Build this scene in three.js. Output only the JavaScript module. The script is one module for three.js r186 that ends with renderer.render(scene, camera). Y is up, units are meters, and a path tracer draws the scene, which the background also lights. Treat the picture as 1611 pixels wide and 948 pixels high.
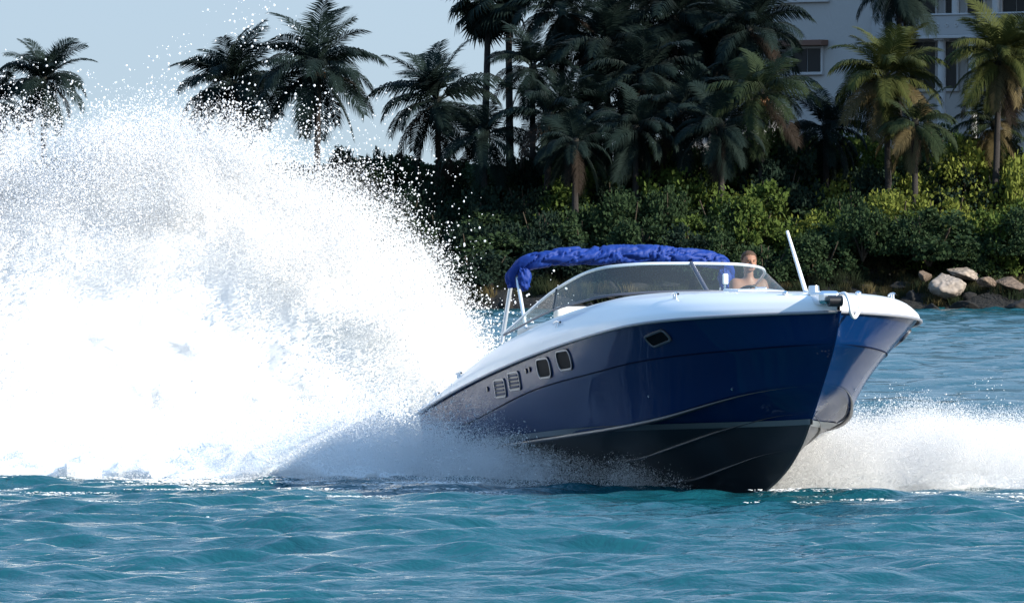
import * as THREE from 'three';
import { mergeGeometries, mergeVertices, toCreasedNormals } from 'three/addons/utils/BufferGeometryUtils.js';
import { RoundedBoxGeometry } from 'three/addons/geometries/RoundedBoxGeometry.js';
import { MarchingCubes } from 'three/addons/objects/MarchingCubes.js';
import { createNoise3D, createNoise2D } from 'simplex-noise';

// ---------------------------------------------------------------- camera, sky, sun, exposure
const scene = new THREE.Scene();
const F = 11600, EYE = 2.72, HORIZON = 397, PW = 1611, PH = 948;          // telephoto: focal length in photo pixels
const camera = new THREE.PerspectiveCamera(2 * Math.atan(PH / 2 / F) * 180 / Math.PI, PW / PH, 1, 6000);
camera.position.set(0, EYE, 0);
camera.rotation.x = -Math.atan((PH / 2 - HORIZON) / F);
const SUN = new THREE.Vector3(0.80, 0.43, 0.42).normalize();
const sun = new THREE.DirectionalLight(new THREE.Color(1, 0.94, 0.83), 5.0);
sun.name = 'sun';
sun.position.copy(SUN).multiplyScalar(300).add(new THREE.Vector3(0, 0, -90));
sun.target.position.set(0, 0, -90);
sun.castShadow = true; sun.shadow.mapSize.set(4096, 4096);
Object.assign(sun.shadow.camera, { left: -60, right: 60, top: 60, bottom: -60, near: 10, far: 900 });
scene.add(sun, sun.target);
{
  const W = 512, H = 256, d = new Float32Array(W * H * 4), n3 = createNoise3D(rng(77));
  for (let j = 0; j < H; j++) for (let i = 0; i < W; i++) {
    const el = ((j + 0.5) / H - 0.5) * Math.PI, az = ((i + 0.5) / W - 0.5) * 2 * Math.PI;
    const y = Math.sin(el), x = Math.cos(az) * Math.cos(el), z = Math.sin(az) * Math.cos(el);
    const t = Math.pow(Math.max(0, y), 0.5), k = Math.max(0, x * SUN.x + y * SUN.y + z * SUN.z);
    const glow = 0.10 * Math.pow(k, 6);
    const cl = 0.5 + 0.5 * (n3(x * 2.2, y * 7, z * 2.2) * 0.6 + n3(x * 5, y * 16, z * 5) * 0.4);
    const c = [[0.66, 0.34], [0.80, 0.72], [0.86, 1.36]];
    const w = 0.16 * THREE.MathUtils.smoothstep(cl, 0.45, 0.9) * (1 - 0.6 * t);
    for (let q = 0; q < 3; q++) {
      let v = c[q][0] + (c[q][1] - c[q][0]) * t;
      v = v * (1 - w) + [0.85, 0.92, 0.98][q] * w + glow * [1, 0.95, 0.85][q];
      d[(j * W + i) * 4 + q] = v;
    }
    d[(j * W + i) * 4 + 3] = 1;
  }
  const t = new THREE.DataTexture(d, W, H, THREE.RGBAFormat, THREE.FloatType);
  t.mapping = THREE.EquirectangularReflectionMapping; t.magFilter = THREE.LinearFilter; t.minFilter = THREE.LinearFilter; t.needsUpdate = true;
  scene.background = t; scene.environment = t;
  scene.backgroundIntensity = 0.48; scene.environmentIntensity = 0.48;
}
const renderer = new THREE.WebGLRenderer({ antialias: true });
renderer.setSize(1024, 602);
renderer.toneMapping = THREE.LinearToneMapping;
renderer.toneMappingExposure = 1.75;
renderer.shadowMap.enabled = true;

// ---------------------------------------------------------------- helpers
function rng(seed) { let a = seed | 0; return () => { a = (a + 0x6d2b79f5) | 0; let t = Math.imul(a ^ (a >>> 15), 1 | a); t = (t + Math.imul(t ^ (t >>> 7), 61 | t)) ^ t; return ((t ^ (t >>> 14)) >>> 0) / 4294967296; }; }
const V = (x, y, z) => new THREE.Vector3(x, y, z);
const lerp = THREE.MathUtils.lerp, clamp = THREE.MathUtils.clamp, sstep = THREE.MathUtils.smoothstep;
const N3 = createNoise3D(rng(5)), N2 = createNoise2D(rng(9));
const fbm = (x, y, z, o = 4) => { let s = 0, a = 0.5; for (let i = 0; i < o; i++) { s += a * N3(x, y, z); x *= 2.03; y *= 2.03; z *= 2.03; a *= 0.5; } return s; };
const px = (x, y, D) => V((x - 805.5) * D / F, EYE - (y - HORIZON) * D / F, -D);   // where a sight line meets the distance D
const used = {};
function numbered(n) { const k = used[n] = (used[n] ?? -1) + 1; return k ? n + '_' + String(k).padStart(3, '0') : n; }
function tag(o, label, category, group, kind) { if (label) o.userData.label = label; if (category) o.userData.category = category; if (group) o.userData.group = group; if (kind) o.userData.kind = kind; return o; }
function thing(name, label, category, pos = V(0, 0, 0), group, kind) { const g = new THREE.Group(); g.name = numbered(name); g.position.copy(pos); scene.add(g); return tag(g, label, category, group, kind); }
function part(name, geo, mat, parent) { const m = new THREE.Mesh(geo, mat); m.name = name; m.castShadow = m.receiveShadow = true; parent.add(m); return m; }
function top(name, geo, mat, label, category, group, kind) { const m = part(numbered(name), geo, mat, scene); return tag(m, label, category, group, kind); }
const mat = (r, g, b, o = {}) => { const { phys, ...rest } = o; const m = new THREE.MeshPhysicalMaterial({ roughness: 0.8, ...rest }); m.color.setRGB(r, g, b); return m; };
function table(rows) {                                   // monotone cubic through [x, y...] rows
  const n = rows.length, w = rows[0].length - 1, X = rows.map((r) => r[0]), M = [];
  for (let c = 1; c <= w; c++) {
    const Y = rows.map((r) => r[c]), d = [], m = [];
    for (let i = 0; i < n - 1; i++) d.push((Y[i + 1] - Y[i]) / (X[i + 1] - X[i]));
    for (let i = 0; i < n; i++) m.push(i === 0 ? d[0] : i === n - 1 ? d[n - 2] : d[i - 1] * d[i] <= 0 ? 0 : 2 * d[i - 1] * d[i] / (d[i - 1] + d[i]));
    M.push({ Y, m });
  }
  return (x) => {
    x = clamp(x, X[0], X[n - 1]); let i = 0; while (i < n - 2 && x > X[i + 1]) i++;
    const h = X[i + 1] - X[i], t = (x - X[i]) / h, t2 = t * t, t3 = t2 * t;
    const r = M.map(({ Y, m }) => (2 * t3 - 3 * t2 + 1) * Y[i] + (t3 - 2 * t2 + t) * h * m[i] + (-2 * t3 + 3 * t2) * Y[i + 1] + (t3 - t2) * h * m[i + 1]);
    return w === 1 ? r[0] : r;
  };
}
function grid(rows, flip = false) {                      // rows of Vector3, all the same length -> smooth surface
  const n = rows[0].length, p = [], uv = [], idx = [];
  rows.forEach((r, j) => r.forEach((v, i) => { p.push(v.x, v.y, v.z); uv.push(i / (n - 1), j / (rows.length - 1)); }));
  for (let j = 0; j < rows.length - 1; j++) for (let i = 0; i < n - 1; i++) { const a = j * n + i, b = a + 1, c = a + n, e = c + 1; flip ? idx.push(a, b, c, b, e, c) : idx.push(a, c, b, b, c, e); }
  const g = new THREE.BufferGeometry();
  g.setAttribute('position', new THREE.Float32BufferAttribute(p, 3)); g.setAttribute('uv', new THREE.Float32BufferAttribute(uv, 2)); g.setIndex(idx); g.computeVertexNormals();
  return g;
}
const merge = (list) => mergeGeometries(list.map((g) => (g.index ? g.toNonIndexed() : g)), false);
const tube = (pts, r, seg = 24, rad = 8, closed = false) => new THREE.TubeGeometry(new THREE.CatmullRomCurve3(pts, closed), seg, r, rad, closed);
const stick = (a, b, r, r2 = r, n = 10) => { const d = b.clone().sub(a), g = new THREE.CylinderGeometry(r2, r, d.length(), n); g.translate(0, d.length() / 2, 0); g.applyQuaternion(new THREE.Quaternion().setFromUnitVectors(V(0, 1, 0), d.normalize())); return g.translate(a.x, a.y, a.z); };
const box = (w, h, d, x, y, z, r = 0.02) => new RoundedBoxGeometry(w, h, d, 2, Math.min(r, w / 2.1, h / 2.1, d / 2.1)).translate(x, y, z);
function noiseTexture(size, f, seed, oct = 5) {           // tiling height noise
  const n = createNoise3D(rng(seed)), d = new Uint8Array(size * size * 4), R = f / (2 * Math.PI);
  const n4 = (u, v) => { let s = 0, a = 0.5, k = 1; for (let o = 0; o < oct; o++) { const A = u * 2 * Math.PI, B = v * 2 * Math.PI; s += a * n(Math.cos(A) * R * k + Math.cos(B) * R * k * 0.7 + o * 9, Math.sin(A) * R * k + o * 3, Math.sin(B) * R * k); a *= 0.55; k *= 2; } return s; };
  for (let j = 0; j < size; j++) for (let i = 0; i < size; i++) { const v = clamp(128 + 150 * n4(i / size, j / size), 0, 255), k = (j * size + i) * 4; d[k] = d[k + 1] = d[k + 2] = v; d[k + 3] = 255; }
  const t = new THREE.DataTexture(d, size, size); t.wrapS = t.wrapT = THREE.RepeatWrapping; t.magFilter = THREE.LinearFilter; t.minFilter = THREE.LinearFilter; t.needsUpdate = true; return t;
}
const roughNoise = noiseTexture(256, 8, 3), rippleNoise = noiseTexture(512, 7, 4, 6);
const rep = (t, x, y) => { const c = t.clone(); c.repeat.set(x, y); c.needsUpdate = true; return c; };

// ---------------------------------------------------------------- water
const waves = [];
{
  const r = rng(21);
  for (let i = 0; i < 52; i++) {
    const k = i / 51, L = 0.24 * Math.pow(20, k), a = (r() + r() - 1) * (0.95 - 0.25 * k);
    waves.push([Math.sin(a) * 2 * Math.PI / L, Math.cos(a) * 2 * Math.PI / L, r() * 6.283, 0.0058 * Math.pow(L, 0.45) * (0.7 + 0.6 * r()), L]);
  }
}
function waterY(x, z, fine = true) {
  let s = 0; const m = 1 + 0.5 * N2(x * 0.16, z * 0.08), m2 = 1 + 0.45 * N2(x * 0.5 + 9, z * 0.25);
  for (const [kx, kz, ph, a, L] of waves) { if (!fine && L < 1.2) continue; const w = Math.sin(kx * x + kz * z + ph); s += a * (L < 1.4 ? m2 : m) * (w + 0.35 * w * Math.abs(w) + 0.25 * (w * w - 0.5)); }
  return s;
}
{
  const water = mat(0.006, 0.066, 0.086, { roughness: 0.04, ior: 1.42 });
  water.bumpMap = rep(rippleNoise, 1.5, 3.2); water.bumpScale = 0.016;
  const patch = (x0, x1, z0, z1, dx, dz, y0, fine) => {
    const nx = Math.ceil((x1 - x0) / dx), nz = Math.ceil((z1 - z0) / dz), p = new Float32Array((nx + 1) * (nz + 1) * 3), uv = new Float32Array((nx + 1) * (nz + 1) * 2), idx = new Uint32Array(nx * nz * 6);
    for (let j = 0, k = 0; j <= nz; j++) for (let i = 0; i <= nx; i++, k++) { const x = x0 + (x1 - x0) * i / nx, z = z0 + (z1 - z0) * j / nz; p[k * 3] = x; p[k * 3 + 1] = y0 + waterY(x, z, fine); p[k * 3 + 2] = z; uv[k * 2] = x / 2.3; uv[k * 2 + 1] = z / 2.3; }
    for (let j = 0, o = 0; j < nz; j++) for (let i = 0; i < nx; i++) { const a = j * (nx + 1) + i, c = a + nx + 1; idx.set([a, c, a + 1, a + 1, c, c + 1], o); o += 6; }
    const g = new THREE.BufferGeometry(); g.setAttribute('position', new THREE.BufferAttribute(p, 3)); g.setAttribute('uv', new THREE.BufferAttribute(uv, 2)); g.setIndex(new THREE.BufferAttribute(idx, 1)); g.computeVertexNormals(); return g;
  };
  const list = [patch(-9.5, 9.5, -100, -45, 0.055, 0.045, 0, true), patch(-40, 40, -362, -100, 0.45, 0.28, 0, true),
    patch(-40, -9.5, -100, -45, 0.4, 0.3, 0, true), patch(9.5, 40, -100, -45, 0.4, 0.3, 0, true), patch(-60, 60, -45, 60, 1, 1, 0, false),
    patch(-1500, -40, -1500, 60, 30, 30, -0.02, false), patch(40, 1500, -1500, 60, 30, 30, -0.02, false), patch(-1500, 1500, 60, 1500, 40, 40, -0.02, false)];
  list.forEach((g) => g.index && g.setIndex(g.index));
  const w = top('water', mergeGeometries(list, false), water, 'choppy teal bay water with pale sky reflections around the boat', 'water', undefined, 'structure');
  w.material.side = THREE.DoubleSide;
}

// ---------------------------------------------------------------- the bank
function bankY(x, z) {
  const d = -348 - z + 1.2 * N2(x * 0.12, 3);                     // metres inland
  const prof = table.bank ??= table([[-6, -1.6], [0, -0.5], [3, 0.5], [6, 1.2], [10, 2.6], [16, 4.4], [22, 5.2], [34, 5.6], [80, 6], [900, 8]]);
  return prof(d) + (d > 1 ? 0.35 * N2(x * 0.3, z * 0.3) : 0);
}
{
  const rows = [], zs = [];
  for (let z = -342; z > -400; z -= 0.8) zs.push(z);
  for (let z = -402; z > -1400; z *= 1.06) zs.push(z);
  for (const z of zs) { const r = []; for (let x = -70; x <= 70; x += 0.8) r.push(V(x * (z < -400 ? (-z / 400) ** 2 : 1), bankY(x, z), z)); rows.push(r); }
  const g = grid(rows, true), c = [], p = g.attributes.position;
  for (let i = 0; i < p.count; i++) {
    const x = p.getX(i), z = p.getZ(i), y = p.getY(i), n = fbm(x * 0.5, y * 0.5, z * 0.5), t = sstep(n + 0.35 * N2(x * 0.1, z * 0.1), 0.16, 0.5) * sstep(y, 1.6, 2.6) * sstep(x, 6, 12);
    c.push(lerp(0.011, 0.075, t), lerp(0.011, 0.066, t), lerp(0.010, 0.034, t));  // dark base holds the shade of the bank foot; tan patches are dry grass
  }
  g.setAttribute('color', new THREE.Float32BufferAttribute(c, 3));
  const m = mat(1, 1, 1, { vertexColors: true, roughness: 1 }); m.bumpMap = rep(roughNoise, 60, 60); m.bumpScale = 0.5;
  top('ground', g, m, 'earth bank coloured dark for shade with dry grass rising from the water to the gardens', 'ground', undefined, 'structure');
}

{ // dry grass on the open part of the bank
  const r = rng(17), l = [], p = [], idx = [];
  for (let i = 0; i < 46; i++) { const a = r() * 6.28, d = 0.28 * Math.sqrt(r()), x = Math.cos(a) * d, z = Math.sin(a) * d, h = 0.22 + 0.3 * r(), lx = (r() - 0.5) * 0.4, lz = (r() - 0.5) * 0.4, b = p.length / 3, w = 0.012; p.push(x - w, 0, z, x + w, 0, z, x + lx * 0.4 - w * 0.7, h * 0.6, z + lz * 0.4, x + lx * 0.4 + w * 0.7, h * 0.6, z + lz * 0.4, x + lx, h, z + lz); idx.push(b, b + 1, b + 2, b + 1, b + 3, b + 2, b + 2, b + 3, b + 4); }
  const g = new THREE.BufferGeometry(); g.setAttribute('position', new THREE.Float32BufferAttribute(p, 3)); g.setIndex(idx); g.computeVertexNormals();
  const n = 2600, im = new THREE.InstancedMesh(g, mat(1, 1, 1, { roughness: 1, side: THREE.DoubleSide, transmission: 0.2, thickness: 0, specularIntensity: 0.1 }), n), m4 = new THREE.Matrix4(), c = new THREE.Color();
  for (let i = 0; i < n; i++) { const x = -30 + 62 * r(), z = -350.6 - 9 * r(), k = 0.7 + 0.9 * r(), t = r() * sstep(N2(x * 0.25, z * 0.3), -0.2, 0.5); m4.compose(V(x, bankY(x, z) - 0.03, z), new THREE.Quaternion().setFromAxisAngle(V(0, 1, 0), r() * 6.28), V(k, k, k)); im.setMatrixAt(i, m4); im.setColorAt(i, c.setRGB(lerp(0.016, 0.11, t), lerp(0.024, 0.085, t), lerp(0.012, 0.04, t))); }
  im.name = 'grass'; im.castShadow = im.receiveShadow = true; scene.add(im); tag(im, 'dry olive and tan grass tufts on the bank above the shoreline rocks', 'grass', undefined, 'stuff');
}

// ---------------------------------------------------------------- foliage
const leafMat = (r, g, b) => mat(r, g, b, { roughness: 0.85, transmission: 0.3, thickness: 0, side: THREE.DoubleSide, specularIntensity: 0.15 });
const GREEN = [leafMat(0.030, 0.054, 0.022), leafMat(0.070, 0.105, 0.022), leafMat(0.15, 0.175, 0.034), leafMat(0.016, 0.032, 0.021)];  // greens differ by plant, with sunlit and shaded brightness put into the colour
function leafBush(seed, nClump, nLeaf, size, flat) {             // leaves of about `size` metres in clumps through a 1 x 1 x 1 dome
  const r = rng(seed), p = [], nn = [], idx = [];
  const g = () => (r() + r() + r() - 1.5) * 0.9;
  for (let c = 0; c < nClump; c++) {
    const a = r() * 6.283, rad = Math.sqrt(r()), h = Math.pow(r(), 0.7) * Math.sqrt(1.05 - rad * rad);
    const cx = Math.cos(a) * rad * 0.95, cz = Math.sin(a) * rad * 0.95, cy = h * flat, cr = 0.13 + 0.13 * r();
    for (let i = 0; i < nLeaf; i++) {
      const x = cx + g() * cr, y = Math.max(0, cy + g() * cr * 0.8), z = cz + g() * cr, s = size * (0.6 + 0.8 * r());
      const u = V(r() - 0.5, r() * 0.5 - 0.1, r() - 0.5).normalize(), w = V(r() - 0.5, r() - 0.5, r() - 0.5).cross(u).normalize(), o = V(x, y, z), b = p.length / 3;
      const q = [o.clone(), o.clone().addScaledVector(u, s * 0.5).addScaledVector(w, s * 0.38), o.clone().addScaledVector(u, s), o.clone().addScaledVector(u, s * 0.5).addScaledVector(w, -s * 0.38)];
      const up = w.clone().cross(u); q[0].addScaledVector(up, 0.1 * s); q[2].addScaledVector(up, -0.12 * s);
      q.forEach((v) => p.push(v.x, v.y, v.z)); idx.push(b, b + 1, b + 2, b, b + 2, b + 3);
    }
  }
  const G = new THREE.BufferGeometry(); G.setAttribute('position', new THREE.Float32BufferAttribute(p, 3)); G.setIndex(idx); G.computeVertexNormals(); return G;
}
const BUSH = [leafBush(11, 60, 110, 0.075, 0.9), leafBush(12, 80, 80, 0.066, 0.75), leafBush(13, 52, 130, 0.085, 1.05), leafBush(14, 70, 95, 0.07, 0.85)];
const stemMat = mat(0.06, 0.045, 0.03, { roughness: 1 });
const STEM = (() => { const r = rng(4), l = []; for (let i = 0; i < 7; i++) l.push(stick(V(0, -0.15, 0), V((r() - 0.5) * 1.1, 0.55 + 0.3 * r(), (r() - 0.5) * 1.1), 0.035, 0.012, 6)); return merge(l); })();
const rs = rng(31);
function shrub(xp, yTop, wPx, hPx, D, tone, label, group) {
  const p = px(xp, yTop + hPx, D), w = wPx * D / F / 2, h = hPx * D / F;
  const t = thing('shrub', label, 'shrub', p, group);
  t.rotation.y = rs() * 6.28; 
  const f = part('foliage', BUSH[Math.floor(rs() * 4)], GREEN[tone], t); f.scale.set(w, h * 1.05, w * 0.85);
  const s = part('stem', STEM, stemMat, t); s.scale.set(w, h, w);
  return t;
}
// clearly separate shrubs first: x, top y, width, height (photo pixels), distance, tone
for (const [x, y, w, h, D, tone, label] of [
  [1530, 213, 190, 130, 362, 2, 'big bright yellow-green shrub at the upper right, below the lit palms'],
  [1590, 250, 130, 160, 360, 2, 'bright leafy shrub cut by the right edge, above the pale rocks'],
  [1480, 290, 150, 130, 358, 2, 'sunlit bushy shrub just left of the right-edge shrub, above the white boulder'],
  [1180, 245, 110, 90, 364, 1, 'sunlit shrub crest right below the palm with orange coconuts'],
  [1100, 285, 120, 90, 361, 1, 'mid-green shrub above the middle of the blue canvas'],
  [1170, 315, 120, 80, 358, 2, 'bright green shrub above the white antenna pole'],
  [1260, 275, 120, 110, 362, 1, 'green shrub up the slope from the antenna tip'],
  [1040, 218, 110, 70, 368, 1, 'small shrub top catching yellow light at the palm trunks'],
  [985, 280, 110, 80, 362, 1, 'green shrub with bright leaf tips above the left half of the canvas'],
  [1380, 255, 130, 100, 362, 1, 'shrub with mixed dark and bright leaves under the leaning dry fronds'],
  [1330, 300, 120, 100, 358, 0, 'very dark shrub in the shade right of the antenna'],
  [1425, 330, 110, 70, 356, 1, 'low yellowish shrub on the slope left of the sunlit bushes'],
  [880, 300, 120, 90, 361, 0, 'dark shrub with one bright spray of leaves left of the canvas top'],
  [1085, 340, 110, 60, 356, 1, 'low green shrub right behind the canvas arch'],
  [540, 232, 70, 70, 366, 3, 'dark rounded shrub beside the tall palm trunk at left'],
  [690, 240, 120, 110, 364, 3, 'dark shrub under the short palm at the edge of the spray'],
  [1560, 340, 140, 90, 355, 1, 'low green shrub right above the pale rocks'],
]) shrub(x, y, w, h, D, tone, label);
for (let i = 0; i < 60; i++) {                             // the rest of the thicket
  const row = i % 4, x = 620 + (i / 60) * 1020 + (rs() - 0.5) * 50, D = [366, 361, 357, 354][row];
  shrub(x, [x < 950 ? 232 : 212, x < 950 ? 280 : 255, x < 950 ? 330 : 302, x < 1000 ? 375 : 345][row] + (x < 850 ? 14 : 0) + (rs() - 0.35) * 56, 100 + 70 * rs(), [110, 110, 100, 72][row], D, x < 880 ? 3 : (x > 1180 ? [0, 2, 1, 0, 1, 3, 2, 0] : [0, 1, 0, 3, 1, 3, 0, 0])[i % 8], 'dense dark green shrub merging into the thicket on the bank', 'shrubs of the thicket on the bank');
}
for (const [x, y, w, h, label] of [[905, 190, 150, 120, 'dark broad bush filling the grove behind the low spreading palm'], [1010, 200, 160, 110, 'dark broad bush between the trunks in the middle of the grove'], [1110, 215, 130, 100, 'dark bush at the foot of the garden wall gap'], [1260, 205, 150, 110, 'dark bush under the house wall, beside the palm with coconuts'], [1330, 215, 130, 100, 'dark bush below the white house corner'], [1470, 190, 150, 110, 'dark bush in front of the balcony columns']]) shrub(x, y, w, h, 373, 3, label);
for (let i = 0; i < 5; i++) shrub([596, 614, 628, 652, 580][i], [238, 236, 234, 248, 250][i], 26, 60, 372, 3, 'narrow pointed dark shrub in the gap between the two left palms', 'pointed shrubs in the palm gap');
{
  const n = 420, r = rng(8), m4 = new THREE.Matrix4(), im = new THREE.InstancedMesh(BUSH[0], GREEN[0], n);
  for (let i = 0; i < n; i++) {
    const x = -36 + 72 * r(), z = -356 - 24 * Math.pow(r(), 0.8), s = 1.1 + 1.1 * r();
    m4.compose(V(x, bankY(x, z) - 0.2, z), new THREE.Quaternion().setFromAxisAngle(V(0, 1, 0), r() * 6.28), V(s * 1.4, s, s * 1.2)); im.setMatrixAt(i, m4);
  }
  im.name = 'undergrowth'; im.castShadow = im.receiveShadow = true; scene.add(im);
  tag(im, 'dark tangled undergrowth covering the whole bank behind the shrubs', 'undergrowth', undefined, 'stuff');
}

// ---------------------------------------------------------------- palms
function frond(seed, L, elev, curve, nl, leafL, droop) {         // feather frond along +x, starting at the origin
  const r = rng(seed), p = [], idx = [], P = [], T = []; let a = elev, q = V(0, 0, 0);
  const n = 18; for (let i = 0; i <= n; i++) { P.push(q.clone()); T.push(V(Math.cos(a), Math.sin(a), 0)); q = q.clone().addScaledVector(T[i], L / n); a -= curve / n * (0.5 + 1.0 * i / n); }
  const at = (t) => { const k = clamp(t * n, 0, n - 1e-4), i = Math.floor(k); return [P[i].clone().lerp(P[i + 1], k - i), T[i]]; };
  for (let i = 0; i < n; i++) {                              // rachis: a tapering three-sided rod
    const b = p.length / 3; for (const k of [i, i + 1]) { const w = 0.028 * L / 2.6 * (1 - 0.85 * k / n); const up = V(-T[k].y, T[k].x, 0); for (const [uu, ww] of [[1, 0], [-0.6, 0.9], [-0.6, -0.9]]) { const v = P[k].clone().addScaledVector(up, uu * w); p.push(v.x, v.y, ww * w); } }
    for (let s = 0; s < 3; s++) { const c = (s + 1) % 3; idx.push(b + s, b + 3 + s, b + c, b + c, b + 3 + s, b + 3 + c); }
  }
  for (const side of [1, -1]) for (let i = 0; i < nl; i++) {
    const t = 0.14 + 0.86 * (i + r() * 0.5) / nl, [o, tan] = at(t), len = leafL * Math.pow(Math.sin(Math.PI * clamp(0.12 + 0.84 * t, 0, 1)), 0.6) * (0.85 + 0.3 * r());
    const up = V(-tan.y, tan.x, 0), fwd = 0.5 + 0.5 * t;
    const d1 = tan.clone().multiplyScalar(fwd).add(V(0, 0, side * 0.9)).addScaledVector(up, 0.15 + 0.15 * (r() - 0.5)).normalize();
    const d2 = d1.clone().add(V(0, -droop * (0.8 + 0.5 * r()), 0)).normalize(), w = 0.024 * L / 2.6 * (0.8 + 0.5 * r());
    const m = o.clone().addScaledVector(d1, len * 0.4), e = m.clone().addScaledVector(d2, len * 0.6), s1 = tan.clone().multiplyScalar(w), b = p.length / 3;
    for (const v of [o.clone().addScaledVector(s1, -0.6), o.clone().addScaledVector(s1, 0.6), m.clone().sub(s1), m.clone().add(s1), e]) p.push(v.x, v.y, v.z);
    idx.push(b, b + 1, b + 2, b + 1, b + 3, b + 2, b + 2, b + 3, b + 4);
  }
  const g = new THREE.BufferGeometry(); g.setAttribute('position', new THREE.Float32BufferAttribute(p, 3)); g.setIndex(idx); g.computeVertexNormals(); return g;
}
function fan(seed) {                                        // fan frond: a stalk and pleated rays
  const r = rng(seed), p = [], idx = [], b0 = V(0.55, 0.02, 0);
  p.push(0, 0.012, 0, 0, -0.01, 0.012, 0, -0.01, -0.012, b0.x, b0.y + 0.008, 0, b0.x, b0.y - 0.008, 0.01, b0.x, b0.y - 0.008, -0.01); idx.push(0, 3, 1, 1, 3, 4, 1, 4, 2, 2, 4, 5, 2, 5, 0, 0, 5, 3);
  const n = 26; for (let i = 0; i < n; i++) {
    const a = (-1 + 2 * (i + 0.5) / n) * 2.0, L = 0.55 * (0.8 + 0.2 * Math.cos(a)) * (0.9 + 0.2 * r()), d = V(Math.cos(a), 0, Math.sin(a)), s = V(-Math.sin(a), 0, Math.cos(a)), b = p.length / 3;
    const m = b0.clone().addScaledVector(d, L * 0.62).add(V(0, -0.03, 0)), e = b0.clone().addScaledVector(d, L).add(V(0, -0.16 - 0.1 * r(), 0));
    for (const v of [b0, m.clone().addScaledVector(s, 0.03), m.clone().add(V(0, 0.02, 0)), m.clone().addScaledVector(s, -0.03), e]) p.push(v.x, v.y, v.z);
    idx.push(b, b + 1, b + 2, b, b + 2, b + 3, b + 1, b + 4, b + 2, b + 2, b + 4, b + 3);
  }
  const g = new THREE.BufferGeometry(); g.setAttribute('position', new THREE.Float32BufferAttribute(p, 3)); g.setIndex(idx); g.computeVertexNormals(); return g;
}
// unit fronds (length 1), from upright to hanging
const FRONDS = [[1.25, 0.9], [0.95, 1.2], [0.65, 1.5], [0.3, 1.5], [0.0, 1.35], [-0.5, 0.9], [-1.0, 0.5]].map(([e, c], i) => [0, 1].map((k) => frond(100 + i * 7 + k, 1, e + 0.12 * k, c + 0.2 * k, 52, 0.34, i < 2 ? 0.4 : 1.0)));
const FANS = [fan(301), fan(302)];
const frondMat = (r, g, b) => mat(r, g, b, { roughness: 0.75, transmission: 0.25, thickness: 0, specularIntensity: 0.12, side: THREE.DoubleSide });
const PALM = { dark: frondMat(0.011, 0.021, 0.018), mid: frondMat(0.022, 0.034, 0.015), lit: frondMat(0.055, 0.064, 0.018), dry: frondMat(0.09, 0.07, 0.033), dead: frondMat(0.022, 0.016, 0.012) };  // dark, mid and lit put shade and sunlight into the frond colour
const barkMat = mat(0.035, 0.030, 0.028, { roughness: 1 }), bootMat = mat(0.02, 0.018, 0.014, { roughness: 1 }), nutMat = mat(0.16, 0.06, 0.012, { roughness: 0.6 });
barkMat.bumpMap = rep(roughNoise, 2, 30); barkMat.bumpScale = 0.03;
const TRUNK = (lean, h, r0) => {                           // ringed, slightly swollen at the foot
  const rows = []; for (let i = 0; i <= 40; i++) { const t = i / 40, r = r0 * (1.25 - 0.45 * t + 0.35 * Math.exp(-t * 14)) * (1 + 0.035 * (i % 2)), o = []; for (let k = 0; k <= 12; k++) { const a = k / 12 * 6.2832; o.push(V(lean * Math.pow(1 - t, 1.6) * -1 + lean + Math.cos(a) * r - lean, t * h, Math.sin(a) * r)); } rows.push(o); }
  return grid(rows, true);
};
const CROWN = (() => { const g = new THREE.IcosahedronGeometry(1, 3), p = g.attributes.position; for (let i = 0; i < p.count; i++) { const v = V().fromBufferAttribute(p, i), k = 1 + 0.25 * N3(v.x * 3, v.y * 3, v.z * 3); p.setXYZ(i, v.x * k, v.y * k * 1.5, v.z * k); } return toCreasedNormals(g, 1); })();
const NUT = new THREE.SphereGeometry(1, 10, 8).scale(1, 1.25, 1);
let palmSeed = 500;
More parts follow.
